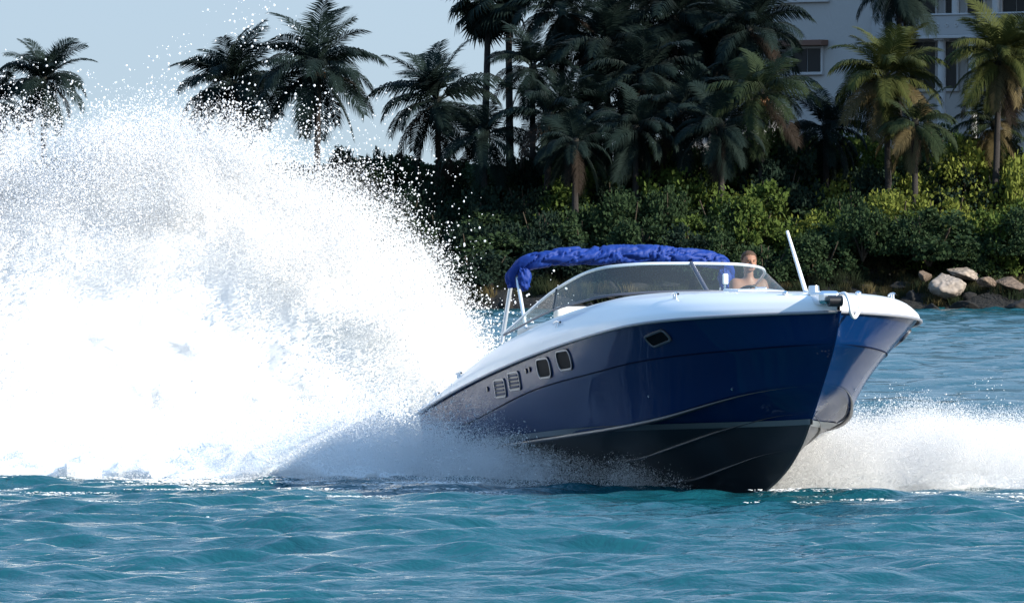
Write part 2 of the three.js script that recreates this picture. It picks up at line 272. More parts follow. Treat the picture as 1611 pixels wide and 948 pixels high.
function palm(cx, cy, rpx, D, tone, label, { lean = 0, n: n0 = 30, droopy = 0, nuts = 0, kind = 'coconut_palm', trunkTo, group, dry = 0 } = {}) {
  const n = Math.round(n0 * 1.05), r = rng(palmSeed++), c = px(cx, cy, D), L = rpx * D / F * 1.15, yb = Math.min(bankY(c.x, c.z), c.y - 1.2) - 0.3;
  const base = V(c.x - lean, yb, c.z), t = thing(kind, label, 'palm tree', base, group), H = c.y - yb;
  const k = part('trunk', TRUNK(lean, H, kind === 'fan_palm' ? 0.17 : 0.15), barkMat, t); k.position.set(lean, 0, 0);
  const cr = part('crown', CROWN, bootMat, t); cr.position.set(lean, H, 0); cr.scale.set(0.2, 0.2, 0.2); cr.rotation.set((r() - 0.5) * 0.45, 0, (r() - 0.5) * 0.45);
  for (let i = 0; i < n; i++) {
    const u = (i + 0.5) / n, a = i * 2.39996 + (r() - 0.5) * 0.5, s = L * (0.85 + 0.3 * r()) / 0.2;
    let f;
    if (kind === 'fan_palm') {
      f = part('frond', FANS[i % 2], i > n * 0.7 ? PALM.dry0 ?? PALM[tone] : PALM[tone], cr);
      f.rotation.set(0, a, 0); f.rotateZ(lerp(1.35, -1.25, u)); f.rotateX((r() - 0.5) * 0.8);
    } else {
      const v = clamp(Math.floor(Math.pow(u, 0.95) * 7 + (r() - 0.5) * 1.4 + droopy), 0, 6);
      f = part('frond', FRONDS[v][i % 2], r() < dry && v > 3 ? PALM.dry : v > 4 && r() < 0.22 ? PALM.dead : PALM[tone], cr);
      f.rotation.set(0, a, 0); f.rotateX((r() - 0.5) * 0.7);
    }
    f.scale.setScalar(s);
  }
  for (let i = 0; i < nuts; i++) { const o = part('coconut', NUT, nutMat, cr), a = i * 1.1; o.position.set(Math.cos(a) * 1.3, -1.2 - 0.5 * (i % 2), Math.abs(Math.sin(a)) * 1.5); o.scale.setScalar(0.75); }
  return t;
}
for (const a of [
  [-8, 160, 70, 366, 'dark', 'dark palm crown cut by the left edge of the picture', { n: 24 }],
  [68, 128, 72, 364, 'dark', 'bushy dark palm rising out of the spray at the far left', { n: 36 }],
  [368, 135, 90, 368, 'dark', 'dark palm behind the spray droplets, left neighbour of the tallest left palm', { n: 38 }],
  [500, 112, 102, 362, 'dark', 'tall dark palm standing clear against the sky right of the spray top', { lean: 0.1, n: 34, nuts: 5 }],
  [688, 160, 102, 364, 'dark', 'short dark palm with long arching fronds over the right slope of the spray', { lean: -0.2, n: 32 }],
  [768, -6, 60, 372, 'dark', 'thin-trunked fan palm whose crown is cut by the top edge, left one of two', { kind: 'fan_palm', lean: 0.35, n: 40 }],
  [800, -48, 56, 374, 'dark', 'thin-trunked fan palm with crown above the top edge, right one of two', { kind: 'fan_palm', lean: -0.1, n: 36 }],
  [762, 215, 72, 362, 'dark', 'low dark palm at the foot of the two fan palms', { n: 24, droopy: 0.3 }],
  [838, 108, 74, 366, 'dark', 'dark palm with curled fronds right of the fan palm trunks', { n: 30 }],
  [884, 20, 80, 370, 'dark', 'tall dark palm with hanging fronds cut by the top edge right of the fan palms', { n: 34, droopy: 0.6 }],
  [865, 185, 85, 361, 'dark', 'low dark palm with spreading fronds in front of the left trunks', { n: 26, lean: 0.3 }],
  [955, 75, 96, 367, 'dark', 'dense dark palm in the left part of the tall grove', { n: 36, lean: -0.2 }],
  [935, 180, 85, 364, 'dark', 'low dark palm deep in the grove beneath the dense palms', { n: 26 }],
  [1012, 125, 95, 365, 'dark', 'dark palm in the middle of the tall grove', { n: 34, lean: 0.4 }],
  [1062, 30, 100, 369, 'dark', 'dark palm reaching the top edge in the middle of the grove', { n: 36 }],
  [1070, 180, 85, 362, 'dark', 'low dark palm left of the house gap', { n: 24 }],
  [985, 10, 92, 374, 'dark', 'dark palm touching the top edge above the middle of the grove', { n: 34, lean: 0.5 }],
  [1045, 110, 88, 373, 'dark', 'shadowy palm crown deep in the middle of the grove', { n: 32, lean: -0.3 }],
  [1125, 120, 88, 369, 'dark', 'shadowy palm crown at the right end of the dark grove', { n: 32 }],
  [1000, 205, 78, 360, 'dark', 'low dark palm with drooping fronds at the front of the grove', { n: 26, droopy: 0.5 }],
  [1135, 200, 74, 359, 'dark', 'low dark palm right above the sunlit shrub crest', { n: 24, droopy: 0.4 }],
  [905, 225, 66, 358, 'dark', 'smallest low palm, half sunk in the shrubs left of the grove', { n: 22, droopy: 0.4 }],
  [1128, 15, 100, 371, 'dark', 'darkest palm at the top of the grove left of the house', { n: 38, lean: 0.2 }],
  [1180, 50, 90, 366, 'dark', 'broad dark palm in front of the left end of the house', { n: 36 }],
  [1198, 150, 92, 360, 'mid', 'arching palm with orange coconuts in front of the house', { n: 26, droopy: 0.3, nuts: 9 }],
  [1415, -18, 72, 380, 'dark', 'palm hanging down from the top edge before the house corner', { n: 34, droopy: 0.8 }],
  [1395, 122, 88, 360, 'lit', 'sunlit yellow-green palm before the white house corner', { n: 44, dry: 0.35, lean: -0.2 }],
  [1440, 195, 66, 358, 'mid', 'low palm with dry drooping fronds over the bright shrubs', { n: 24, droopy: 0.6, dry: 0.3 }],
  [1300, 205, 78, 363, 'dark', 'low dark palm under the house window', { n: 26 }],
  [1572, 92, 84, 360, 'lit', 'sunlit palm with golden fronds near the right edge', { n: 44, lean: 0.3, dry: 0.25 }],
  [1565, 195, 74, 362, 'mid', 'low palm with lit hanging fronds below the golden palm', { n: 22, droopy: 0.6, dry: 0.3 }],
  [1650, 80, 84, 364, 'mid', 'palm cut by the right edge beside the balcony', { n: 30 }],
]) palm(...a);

// ---------------------------------------------------------------- house behind the palms
{
  const D = 398, wall = mat(0.36, 0.355, 0.345, { roughness: 0.9 }), trim = mat(0.40, 0.40, 0.40, { roughness: 0.8 }), glass = mat(0.008, 0.011, 0.014, { roughness: 0.25, specularIntensity: 0.4 }), brown = mat(0.13, 0.07, 0.05, { roughness: 0.8 }), rail = mat(0.33, 0.335, 0.34);
  wall.bumpMap = rep(roughNoise, 6, 6); wall.bumpScale = 0.01;
  const at = (x, y) => { const p = px(x, y, D); return [p.x, p.y]; };
  const [xl] = at(1085, 0), [xm] = at(1376, 0), [xr] = at(1720, 0);
  const turn = -0.65;                                         // the front is turned away to the left
  const h = thing('white_house', 'large pale house with balcony and columns behind the right-hand palms', 'house', V(xm, bankY(xm, -D) - 0.5, -D));
  h.rotation.y = turn; const base = h.position.y, k = 1 / Math.cos(turn), Y = (py) => at(0, py)[1] - base, X = (pxx) => (at(pxx, 0)[0] - xm) * k;
  const B = (n, m, x0, x1, y0, y1, z0, z1, p = h) => part(n, box(x1 - x0, y1 - y0, z1 - z0, (x0 + x1) / 2, (y0 + y1) / 2, (z0 + z1) / 2, 0.03), m, p);
  const H = 22;
  // main block and wing: walls as pieces around the openings
  B('wall', wall, X(1085), X(1376), 0, H, -12, 0); B('wall', wall, X(1376), X(1720), 0, H, -12, -1.9);
  B('cornice', trim, X(1085) - 0.2, X(1376) + 0.2, H, H + 0.5, -12.2, 0.2); B('roof', brown, X(1080), X(1725), H + 0.5, H + 1, -12.4, 0.3);
  const win = (x0, x1, ya, yb, z) => {
    const f = new THREE.Group(); const fr = part('window', merge([box(x1 - x0 + 0.24, 0.14, 0.14, (x0 + x1) / 2, yb + 0.06, z + 0.06), box(x1 - x0 + 0.24, 0.16, 0.2, (x0 + x1) / 2, ya - 0.06, z + 0.08), box(0.12, yb - ya, 0.14, x0 - 0.05, (ya + yb) / 2, z + 0.06), box(0.12, yb - ya, 0.14, x1 + 0.05, (ya + yb) / 2, z + 0.06)]), trim, h);
    const n = Math.max(1, Math.round((x1 - x0) / 0.9)); for (let i = 0; i < n; i++) part('pane', box((x1 - x0) / n - 0.06, yb - ya, 0.03, x0 + (i + 0.5) * (x1 - x0) / n, (ya + yb) / 2, z + 0.03, 0.005), glass, fr);
  };
  win(X(1252), X(1296), Y(112), Y(74), 0); B('eave', brown, X(1232), X(1306), Y(70), Y(61), 0, 0.7);
  win(X(1232), X(1305), Y(-3), Y(-40), 0); win(X(1120), X(1165), Y(160), Y(95), 0); win(X(1120), X(1165), Y(60), Y(10), 0);
  win(X(1150), X(1200), Y(235), Y(190), 0);
  // balconies of the wing
  for (const [yt, yb] of [[27, 58], [-75, -45]]) {
    B('balcony_slab', trim, X(1376), X(1720), Y(yb + 5), Y(yb), -1.9, 0.35);
    B('balcony_parapet', rail, X(1376), X(1720), Y(yb) + 0.003, Y(yt), 0.1, 0.3);
    B('balcony_coping', trim, X(1376), X(1720), Y(yt), Y(yt - 3), 0.04, 0.36);
    for (let x = 1392; x < 1710; x += 14) part('rosette', new THREE.TorusGeometry(0.09, 0.03, 6, 12).translate(X(x), (Y(yt) + Y(yb)) / 2, 0.305), trim, h);
  }
  for (const x of [1382, 1476, 1522, 1610, 1680]) { const c = part('column', new THREE.CylinderGeometry(0.22, 0.26, Y(63) + 0.1, 16).translate(X(x), Y(63) / 2, -0.1), trim, h); part('capital', box(0.62, 0.18, 0.62, X(x), Y(63) + 0.09 - 0.1, -0.1), trim, c); }
  for (const x of [1382, 1500, 1560, 1640]) part('column', new THREE.CylinderGeometry(0.2, 0.2, Y(-45) - Y(27), 14).translate(X(x), (Y(-45) + Y(27)) / 2, 0.12), trim, h);
  for (const [a, b] of [[1400, 1440], [1455, 1472], [1488, 1512], [1540, 1580], [1630, 1670]]) { win(X(a), X(b), Y(140), Y(66), -1.9); win(X(a), X(b), Y(24), Y(-30), -1.9); }
  // pale garden wall glimpsed between the trunks
  const gw = thing('garden_wall', 'pale bluish wall glimpsed between palm trunks left of the house', 'wall', V(px(1150, 200, 385).x, bankY(11, -385) - 0.3, -385));
  part('wall', box(5.6, px(0, 168, 385).y - gw.position.y, 0.3, 0, (px(0, 168, 385).y - gw.position.y) / 2, 0), wall, gw); part('coping', box(5.8, 0.12, 0.42, 0, px(0, 168, 385).y - gw.position.y + 0.06, 0), trim, gw);
}

// ---------------------------------------------------------------- rocks on the shore
{
  const rock = (seed) => { const col = [], g = mergeVertices(new THREE.IcosahedronGeometry(1, 11).deleteAttribute('normal').deleteAttribute('uv')), p = g.attributes.position; for (let i = 0; i < p.count; i++) { const v = V().fromBufferAttribute(p, i).normalize(); let k = 1; for (let c = 0; c < 11; c++) { const q = rng(seed * 31 + c), d = V(q() - 0.5, q() - 0.5, q() - 0.5).normalize(), t = v.dot(d); if (t > 0.5) k = Math.min(k, 0.60 / Math.max(t, 0.55) * (0.8 + 0.4 * q())); } k *= 1 + 0.09 * fbm(v.x * 2.2 + seed, v.y * 2.2, v.z * 2.2) + 0.05 * fbm(v.x * 8 + seed, v.y * 8, v.z * 8); { const q = clamp(0.85 + 0.7 * fbm(v.x * 3 + 5, v.y * 3 + seed, v.z * 3), 0.35, 1.1); col.push(q, q * 0.98, q * 0.94); } p.setXYZ(i, v.x * k, v.y * k, v.z * k); } g.setAttribute('color', new THREE.Float32BufferAttribute(col, 3)); g.computeVertexNormals(); return g; };
  const R = [rock(1), rock(2), rock(3), rock(4), rock(5)], bump = rep(roughNoise, 2, 2);
  const dark = mat(0.008, 0.0075, 0.0075, { vertexColors: true, roughness: 0.9 }), pale = mat(0.31, 0.265, 0.235, { vertexColors: true, roughness: 0.95 }), tan = mat(0.15, 0.11, 0.085, { vertexColors: true, roughness: 0.95 }), grey = mat(0.014, 0.012, 0.011, { vertexColors: true, roughness: 0.95 });  // dark and grey carry the shoreline shade in their colour
  const put = (x, y, D, sx, sy, m, label, group) => { const p = px(x, y, D), o = top('rock', R[Math.floor(r() * 5)], m, label, 'rock', group); o.position.copy(p); o.scale.set(sx, sy, sx * 0.9); o.rotation.set((r() - 0.5) * 0.5, r() * 6.28, (r() - 0.5) * 0.5); };
  const r = rng(66);
  put(1490, 446, 351, 1.0, 0.72, pale, 'large pale boulder with a flat sunlit face on the shore at right');
  put(1514, 431, 352.5, 0.85, 0.36, pale, 'pale slab leaning on top of the large pale boulder');
  put(1550, 444, 351, 0.55, 0.32, tan, 'tan boulder right of the large pale boulder');
  put(1588, 448, 351.5, 0.95, 0.40, tan, 'broad reddish-tan boulder cut off near the right edge of the shore');
  put(1456, 434, 352, 0.4, 0.3, tan, 'small brownish rock left of the large pale boulder');
  for (let i = 0; i < 66; i++) { const x = 660 + i * 15 + (r() - 0.5) * 12, row = i % 3, D = 349.6 + row * 1.6; put(x, [483, 468, 450][row] + r() * 6, D, 0.4 + 0.5 * r(), 0.22 + 0.28 * r(), r() < 0.3 ? grey : dark, 'rock coloured dark for shade in the riprap along the waterline', 'dark riprap rocks along the waterline'); }
}

// ---------------------------------------------------------------- the motor boat
// hull coordinates: s metres aft of the bow tip, y above the sheer at the bow, z to starboard
const LEN = 12.03, sheerY = (s) => { const u = s / LEN; return -0.0873 * u - 0.4848 * u * u - 0.0798 * u * u * u; };
const railZ = (s) => { const u = clamp(s / 3.4, 0, 1), v = clamp((s - 3.4) / (LEN - 3.4), 0, 1); return 1.688 * (1 - Math.pow(1 - u, 3.4)) - 0.162 * v * v; };
const boat = thing('motor_boat', 'navy blue and white motor boat at speed with its bow raised out of the water', 'boat');
{
  const th = THREE.MathUtils.degToRad(15.73), p = THREE.MathUtils.degToRad(3.36), ro = THREE.MathUtils.degToRad(-0.24);
  boat.rotation.set(ro, -(Math.PI / 2 - th), p, 'YZX');
  boat.position.copy(V(-6, -1.74, 0).applyEuler(boat.rotation).add(V(3.5396, 2.0878, -80)));
  boat.updateMatrixWorld(true);
}
const Lc = (s, y, z) => V(6 - s, y + 1.74, z);              // into the boat's own axes, origin amidships at the waterline
const toWorld = (s, y, z) => Lc(s, y, z).applyMatrix4(boat.matrixWorld);
const stemY = table([[-0.1, 0.02], [0.12, -0.35], [0.45, -0.68], [0.91, -1.08], [1.33, -1.41], [1.85, -1.66], [2.43, -1.83], [3.14, -1.96], [4.6, -2.08], [LEN, -1.93]]);
const CURVES = {
  sheer: { s0: -0.09, f: (s) => [sheerY(Math.max(0, s)), Math.max(0.012, railZ(Math.max(0, s)) * 0.98)] },
  knuckle: { s0: 0.12, f: table([[0.12, -0.35, 0.006], [0.5, -0.365, 0.46], [1, -0.38, 0.80], [1.5, -0.39, 1.05], [2, -0.40, 1.22], [3, -0.43, 1.42], [4, -0.48, 1.51], [6.4, -0.58, 1.565], [9.6, -0.86, 1.52], [LEN, -1.04, 1.44]]) },
  chine: { s0: 0.52, f: table([[0.52, -0.745, 0.006], [1, -0.78, 0.38], [1.5, -0.83, 0.62], [2, -0.90, 0.81], [3, -1.03, 1.10], [4, -1.09, 1.27], [6, -1.13, 1.39], [9, -1.16, 1.43], [LEN, -1.18, 1.40]]) },
  lower: { s0: 0.60, f: table([[0.60, -0.815, 0.006], [1, -0.85, 0.3], [1.5, -0.90, 0.52], [2, -0.965, 0.71], [3, -1.08, 1.0], [4, -1.135, 1.17], [6, -1.165, 1.30], [9, -1.19, 1.34], [LEN, -1.21, 1.31]]) },
  strake: { s0: 0.90, f: table([[0.90, -1.075, 0.006], [1.4, -1.08, 0.17], [2, -1.15, 0.42], [2.6, -1.23, 0.6], [4, -1.38, 0.76], [5, -1.45, 0.8], [LEN, -1.47, 0.80]]) },
  strake2: { s0: 1.36, f: table([[1.36, -1.43, 0.006], [2.2, -1.5, 0.2], [3, -1.61, 0.34], [4.2, -1.72, 0.42], [LEN, -1.70, 0.40]]) },
  keel: { s0: 1.86, f: (s) => [stemY(s), 0.004] },
};
const curveAt = (c, t) => { const s = c.s0 + (LEN - c.s0) * Math.pow(t, 1.9), [y, z] = c.f(s); return [s, y, z]; };
const NT = 84;
const between = (a, b, n, bulge) => { const out = []; for (let k = 0; k <= n; k++) out.push((t, side) => { const A = curveAt(a, t), B = curveAt(b, t), v = k / n, w = bulge ? bulge(A[0]) * Math.sin(Math.PI * v) : 0; return Lc(lerp(A[0], B[0], v), lerp(A[1], B[1], v), side * Math.max(0.003, lerp(A[2], B[2], v) + w * Math.min(1, A[2] * 3))); }); return out; };
const skin = (strips) => merge([1, -1].map((side) => grid(strips.map((f) => { const r = []; for (let i = 0; i <= NT; i++) r.push(f(i / NT, side)); return r; }), side < 0)));
const hullZ = (s, y) => {                                    // half breadth of the topsides at (s, y)
  const K = ['sheer', 'knuckle', 'chine'].map((k) => CURVES[k]).filter((c) => s >= c.s0).map((c) => c.f(s));
  for (let i = 0; i < K.length - 1; i++) if (y <= K[i][0] && y >= K[i + 1][0]) { const v = (K[i][0] - y) / (K[i][0] - K[i + 1][0]); return lerp(K[i][1], K[i + 1][1], v) + (i === 1 ? flare(s) * Math.sin(Math.PI * v) * Math.min(1, K[1][1] * 3) : 0); }
  return K[K.length - 1][1];
};
const stripeY = (s) => lerp(-1.165, -1.10, sstep(s, 1, 6));
const taper = (pts, r, seg, from = 0.25) => { const g = tube(pts, 1, seg, 6), p = g.attributes.position, c = new THREE.CatmullRomCurve3(pts); for (let i = 0; i <= seg; i++) { const o = c.getPointAt(i / seg), w = r * sstep(i / seg, 0, from); for (let k = 0; k <= 6; k++) { const v = V().fromBufferAttribute(p, i * 7 + k).sub(o).multiplyScalar(w).add(o); p.setXYZ(i * 7 + k, v.x, v.y, v.z); } } g.computeVertexNormals(); return g; };
const flare = (s) => -0.03 * (1 - sstep(s, 3.5, 6.5)) + 0.012 * sstep(s, 4, 8);
const gloss = { roughness: 0.5, clearcoat: 0.46, clearcoatRoughness: 0.03, specularIntensity: 0.05 };
const navy = mat(0.0006, 0.017, 0.076, gloss), bottomMat = mat(0.012, 0.012, 0.016, { roughness: 0.45, clearcoat: 0.5, clearcoatRoughness: 0.2 });
const seam = mat(0.002, 0.006, 0.025, { roughness: 0.9, specularIntensity: 0.1 });
const white = mat(0.78, 0.79, 0.80, { roughness: 0.35, clearcoat: 0.6, clearcoatRoughness: 0.1 }), stripe = mat(0.12, 0.14, 0.15, { roughness: 0.35 });
const chrome = mat(0.75, 0.76, 0.78, { roughness: 0.22, metalness: 1 }), black = mat(0.008, 0.008, 0.01, { roughness: 0.35 }), railGrey = mat(0.07, 0.075, 0.10, { roughness: 0.4 });
const railM = mat(0.22, 0.225, 0.25, { roughness: 0.4 });
const alu = mat(0.80, 0.81, 0.82, { roughness: 0.32, metalness: 0.55 }), vinyl = mat(0.70, 0.69, 0.66, { roughness: 0.6 }), darkGlass = mat(0.006, 0.008, 0.01, { roughness: 0.5, specularIntensity: 0.04 }), frameM = mat(0.16, 0.165, 0.18, { roughness: 0.3, metalness: 0.8 });
{
  // the skin is cut along the boot stripe: navy paint above it, dark antifouling below
  const cut = (g, keep) => { const P = g.attributes.position, N = g.attributes.normal, p = [], nn = []; for (let i = 0; i < P.count; i += 3) {
    const poly = [0, 1, 2].map((k) => { const v = V().fromBufferAttribute(P, i + k); return { v, n: V().fromBufferAttribute(N, i + k), f: keep * (v.y - 1.74 - stripeY(6 - v.x)) }; }), out = [];
    poly.forEach((a, k) => { const b = poly[(k + 1) % 3]; if (a.f >= 0) out.push(a); if ((a.f >= 0) !== (b.f >= 0)) { const t = a.f / (a.f - b.f); out.push({ v: a.v.clone().lerp(b.v, t), n: a.n.clone().lerp(b.n, t).normalize() }); } });
    for (let k = 1; k < out.length - 1; k++) for (const q of [out[0], out[k], out[k + 1]]) { p.push(q.v.x, q.v.y, q.v.z); nn.push(q.n.x, q.n.y, q.n.z); } }
    const o = new THREE.BufferGeometry(); o.setAttribute('position', new THREE.Float32BufferAttribute(p, 3)); o.setAttribute('normal', new THREE.Float32BufferAttribute(nn, 3)); return o; };
  const upper = skin([...between(CURVES.sheer, CURVES.knuckle, 6), ...between(CURVES.knuckle, CURVES.chine, 12, flare).slice(1)]); upper.deleteAttribute('uv');
  const lowerSkin = skin([...between(CURVES.chine, CURVES.lower, 2), ...between(CURVES.lower, CURVES.strake, 6).slice(1), ...between(CURVES.strake, CURVES.strake2, 6).slice(1), ...between(CURVES.strake2, CURVES.keel, 6).slice(1)]); lowerSkin.deleteAttribute('uv');
  part('hull', mergeGeometries([upper, cut(lowerSkin, 1)]), navy, boat);
  part('bottom', cut(lowerSkin, -1), bottomMat, boat);
  { const st = [], lo = []; for (let i = 0; i <= 40; i++) { const s = -0.08 + 3.2 * Math.pow(i / 40, 1.3), y = stemY(s); (y > stripeY(Math.max(1, s)) ? st : lo).push(Lc(s, y, 0)); } part('stem_band', tube(st, 0.013, 60, 8), navy, boat); part('keel_band', tube([st[st.length - 1], ...lo], 0.012, 40, 8), bottomMat, boat); }
  // transom
  const tr = []; for (const k of ['sheer', 'knuckle', 'chine', 'lower', 'strake', 'strake2', 'keel']) { const [y, z] = CURVES[k].f(LEN); tr.push([y, z]); }
  part('transom', grid(tr.map(([y, z]) => [-1, -0.5, 0, 0.5, 1].map((q) => Lc(LEN + 0.002, y, q * z)))), navy, boat);
  for (const side of [1, -1]) {
    const run = (c, dy, dz, t0, t1, n = 60) => { const o = []; for (let i = 0; i <= n; i++) { const [s, y, z] = curveAt(c, lerp(t0, t1, i / n)); o.push(Lc(s, y + dy, side * (z + dz))); } return o; };
    const flat = (pts, h, w) => { const g = tube(pts, 1, pts.length * 2, 6), p = g.attributes.position, c = new THREE.CatmullRomCurve3(pts); return g; };
    part('knuckle_rail', taper(run(CURVES.knuckle, 0, 0.002, 0.03, 1), 0.008, 140, 0.05), seam, boat);
    part('spray_rail', taper(run(CURVES.chine, -0.03, 0.0, 0.05, 1), 0.026, 140), bottomMat, boat);
    part('spray_rail', taper(run(CURVES.strake, -0.005, 0.012, 0.08, 0.95), 0.022, 120), bottomMat, boat);
    part('spray_rail', taper(run(CURVES.strake2, -0.005, 0.01, 0.1, 0.95), 0.020, 120), bottomMat, boat);
    // boot stripe: a painted band that follows the chine from the stem aft
    const b = []; for (const dy of [0.03, -0.03]) { const r = []; for (let i = 0; i <= 90; i++) { const s = 0.985 + (LEN - 1.0) * Math.pow(i / 90, 1.6), y = stripeY(s) + dy; r.push([s, y]); } b.push(r); }
    const zAt = (s, y) => { const K = ['chine', 'lower', 'strake', 'strake2'].map((k) => CURVES[k]).filter((c) => s >= c.s0).map((c) => c.f(s)); K.push([stemY(s), 0.002]); if (y > K[0][0]) return hullZ(s, y); for (let i = 0; i < K.length - 1; i++) if (y <= K[i][0] && y >= K[i + 1][0]) return lerp(K[i][1], K[i + 1][1], (K[i][0] - y) / (K[i][0] - K[i + 1][0])); return 0.004; };
    part('boot_stripe', grid(b.map((r) => r.map(([s, y]) => Lc(s - 0.004, y - 0.003, side * (zAt(s, y) + 0.010)))), side < 0), stripe, boat);
    // rub rail under the white deck moulding
    const rr = []; for (let i = 0; i <= 70; i++) { const s = LEN * Math.pow(i / 70, 1.7); rr.push(Lc(s - 0.02, sheerY(s) - 0.012, side * railZ(s))); }
    part('rub_rail', tube(rr, 0.018, 150, 8), railM, boat);
  }
}
// deck: white moulding from the rub rail up over the crowned foredeck, side decks and aft deck round the cockpit
const crown = table([[-0.1, 0.10], [0.34, 0.20], [1.08, 0.27], [2.9, 0.42], [4.8, 0.56], [6.6, 0.59], [8.6, 0.56], [10.4, 0.40], [11.3, 0.27], [LEN, 0.20]]);
const prof = table([[0, 1], [0.3, 0.985], [0.55, 0.93], [0.76, 0.80], [0.88, 0.60], [0.955, 0.34], [0.99, 0.16], [1, 0]]);
const deckY = (s, z) => sheerY(Math.max(0, s)) + crown(s) * prof(clamp(Math.abs(z) / Math.max(0.02, railZ(Math.max(0, s))), 0, 1));
const deckPt = (s, q) => { const z = q * Math.max(0.02, railZ(Math.max(0, s))); return Lc(s, deckY(s, z), z); };
const CP0 = 5.9, CP1 = 10.7, CPZ = 1.24, FLOOR = -0.78;
{
  const qs = []; for (let i = -26; i <= 26; i++) { const a = i / 26; qs.push(Math.sign(a) * (1 - Math.pow(1 - Math.abs(a), 1.7))); }
  const fore = []; for (let i = 0; i <= 70; i++) { const s = -0.03 + (CP0 + 0.03) * Math.pow(i / 70, 1.7); fore.push(qs.map((q) => deckPt(s, q))); }
  const aft = []; for (let i = 0; i <= 12; i++) aft.push(qs.map((q) => deckPt(lerp(CP1, LEN, i / 12), q)));
  const sides = [1, -1].map((sd) => { const r = []; for (let i = 0; i <= 40; i++) { const s = lerp(CP0, CP1, i / 40), q0 = CPZ / railZ(s), o = []; for (let k = 0; k <= 16; k++) o.push(deckPt(s, sd * lerp(q0, 1, 1 - Math.pow(1 - k / 16, 1.7)))); r.push(o); } return grid(r, sd > 0); });
  part('deck', merge([grid(fore, false), grid(aft, false), ...sides]), white, boat);
  // cockpit well
  const well = [];
  for (const sd of [1, -1]) { const r = []; for (const b of [0, 1]) { const o = []; for (let i = 0; i <= 30; i++) { const s = lerp(CP0, CP1, i / 30); o.push(Lc(s, b ? FLOOR : deckY(s, CPZ), sd * CPZ)); } r.push(o); } well.push(grid(r, sd < 0)); }
  for (const [s, f] of [[CP0, 0], [CP1, 1]]) { const r = []; for (const b of [0, 1]) { const o = []; for (let i = 0; i <= 20; i++) { const z = lerp(-CPZ, CPZ, i / 20); o.push(Lc(s, b ? FLOOR : deckY(s, z), z)); } r.push(o); } well.push(grid(r, !!f)); }
  part('cockpit_liner', merge(well), vinyl, boat);
  part('cockpit_floor', grid([CP0, CP1].map((s) => [-CPZ, CPZ].map((z) => Lc(s, FLOOR, z))), true), mat(0.30, 0.25, 0.18, { roughness: 0.7 }), boat);
  // dash, helm, seats
  const dash = part('dashboard', (() => { const g = new RoundedBoxGeometry(0.5, 0.32, 1.0, 3, 0.06); g.rotateZ(0.5); const c = Lc(6.12, 0.30, -0.75); return g.translate(c.x, c.y, c.z); })(), black, boat);
  const wc = Lc(6.36, 0.44, -1.0); const wheel = part('steering_wheel', new THREE.TorusGeometry(0.19, 0.016, 8, 28).rotateY(Math.PI / 2).rotateZ(-0.45).translate(wc.x, wc.y, wc.z), black, boat);
  part('spoke', merge([0, 1, 2].map((k) => new THREE.BoxGeometry(0.012, 0.19, 0.03).translate(0, 0.095, 0).rotateX(k * 2.094).rotateZ(-0.45).translate(wc.x, wc.y, wc.z))), chrome, wheel);
  const seat = (s, z, w, name) => { const c = Lc(s, FLOOR, z), g = part(name, box(0.5, 0.7, w, c.x, c.y + 0.36, c.z, 0.06), vinyl, boat); part('cushion', box(0.5, 0.14, w - 0.04, c.x + 0.01, c.y + 0.76, c.z, 0.06), vinyl, g); part('backrest', box(0.16, 0.45, w - 0.02, c.x - 0.26, c.y + 0.98, c.z, 0.07), vinyl, g); };
  seat(6.95, -0.86, 0.72, 'helm_seat'); seat(7.1, 0.55, 1.1, 'companion_seat'); { const c = Lc(10.25, FLOOR, 0); const g = part('aft_bench', box(0.6, 0.34, 2.3, c.x, c.y + 0.17, c.z, 0.05), vinyl, boat); part('cushion', box(0.56, 0.12, 2.2, c.x, c.y + 0.4, c.z, 0.05), vinyl, g); }
  { const c = Lc(8.0, FLOOR, 1.0); const g = part('side_seat', box(1.4, 0.45, 0.5, c.x, c.y + 0.25, c.z, 0.05), vinyl, boat); part('cushion', box(1.3, 0.5, 0.14, c.x, c.y + 0.78, c.z + 0.12, 0.06), vinyl, g); }
  { const c = Lc(6.05, 0.50, -0.62); part('mirror', new RoundedBoxGeometry(0.04, 0.13, 0.07, 3, 0.02).translate(c.x, c.y + 0.18, c.z), white, boat); part('mirror_stalk', stick(V(c.x - 0.02, c.y - 0.12, c.z), V(c.x - 0.02, c.y + 0.14, c.z), 0.012), chrome, boat); }
}
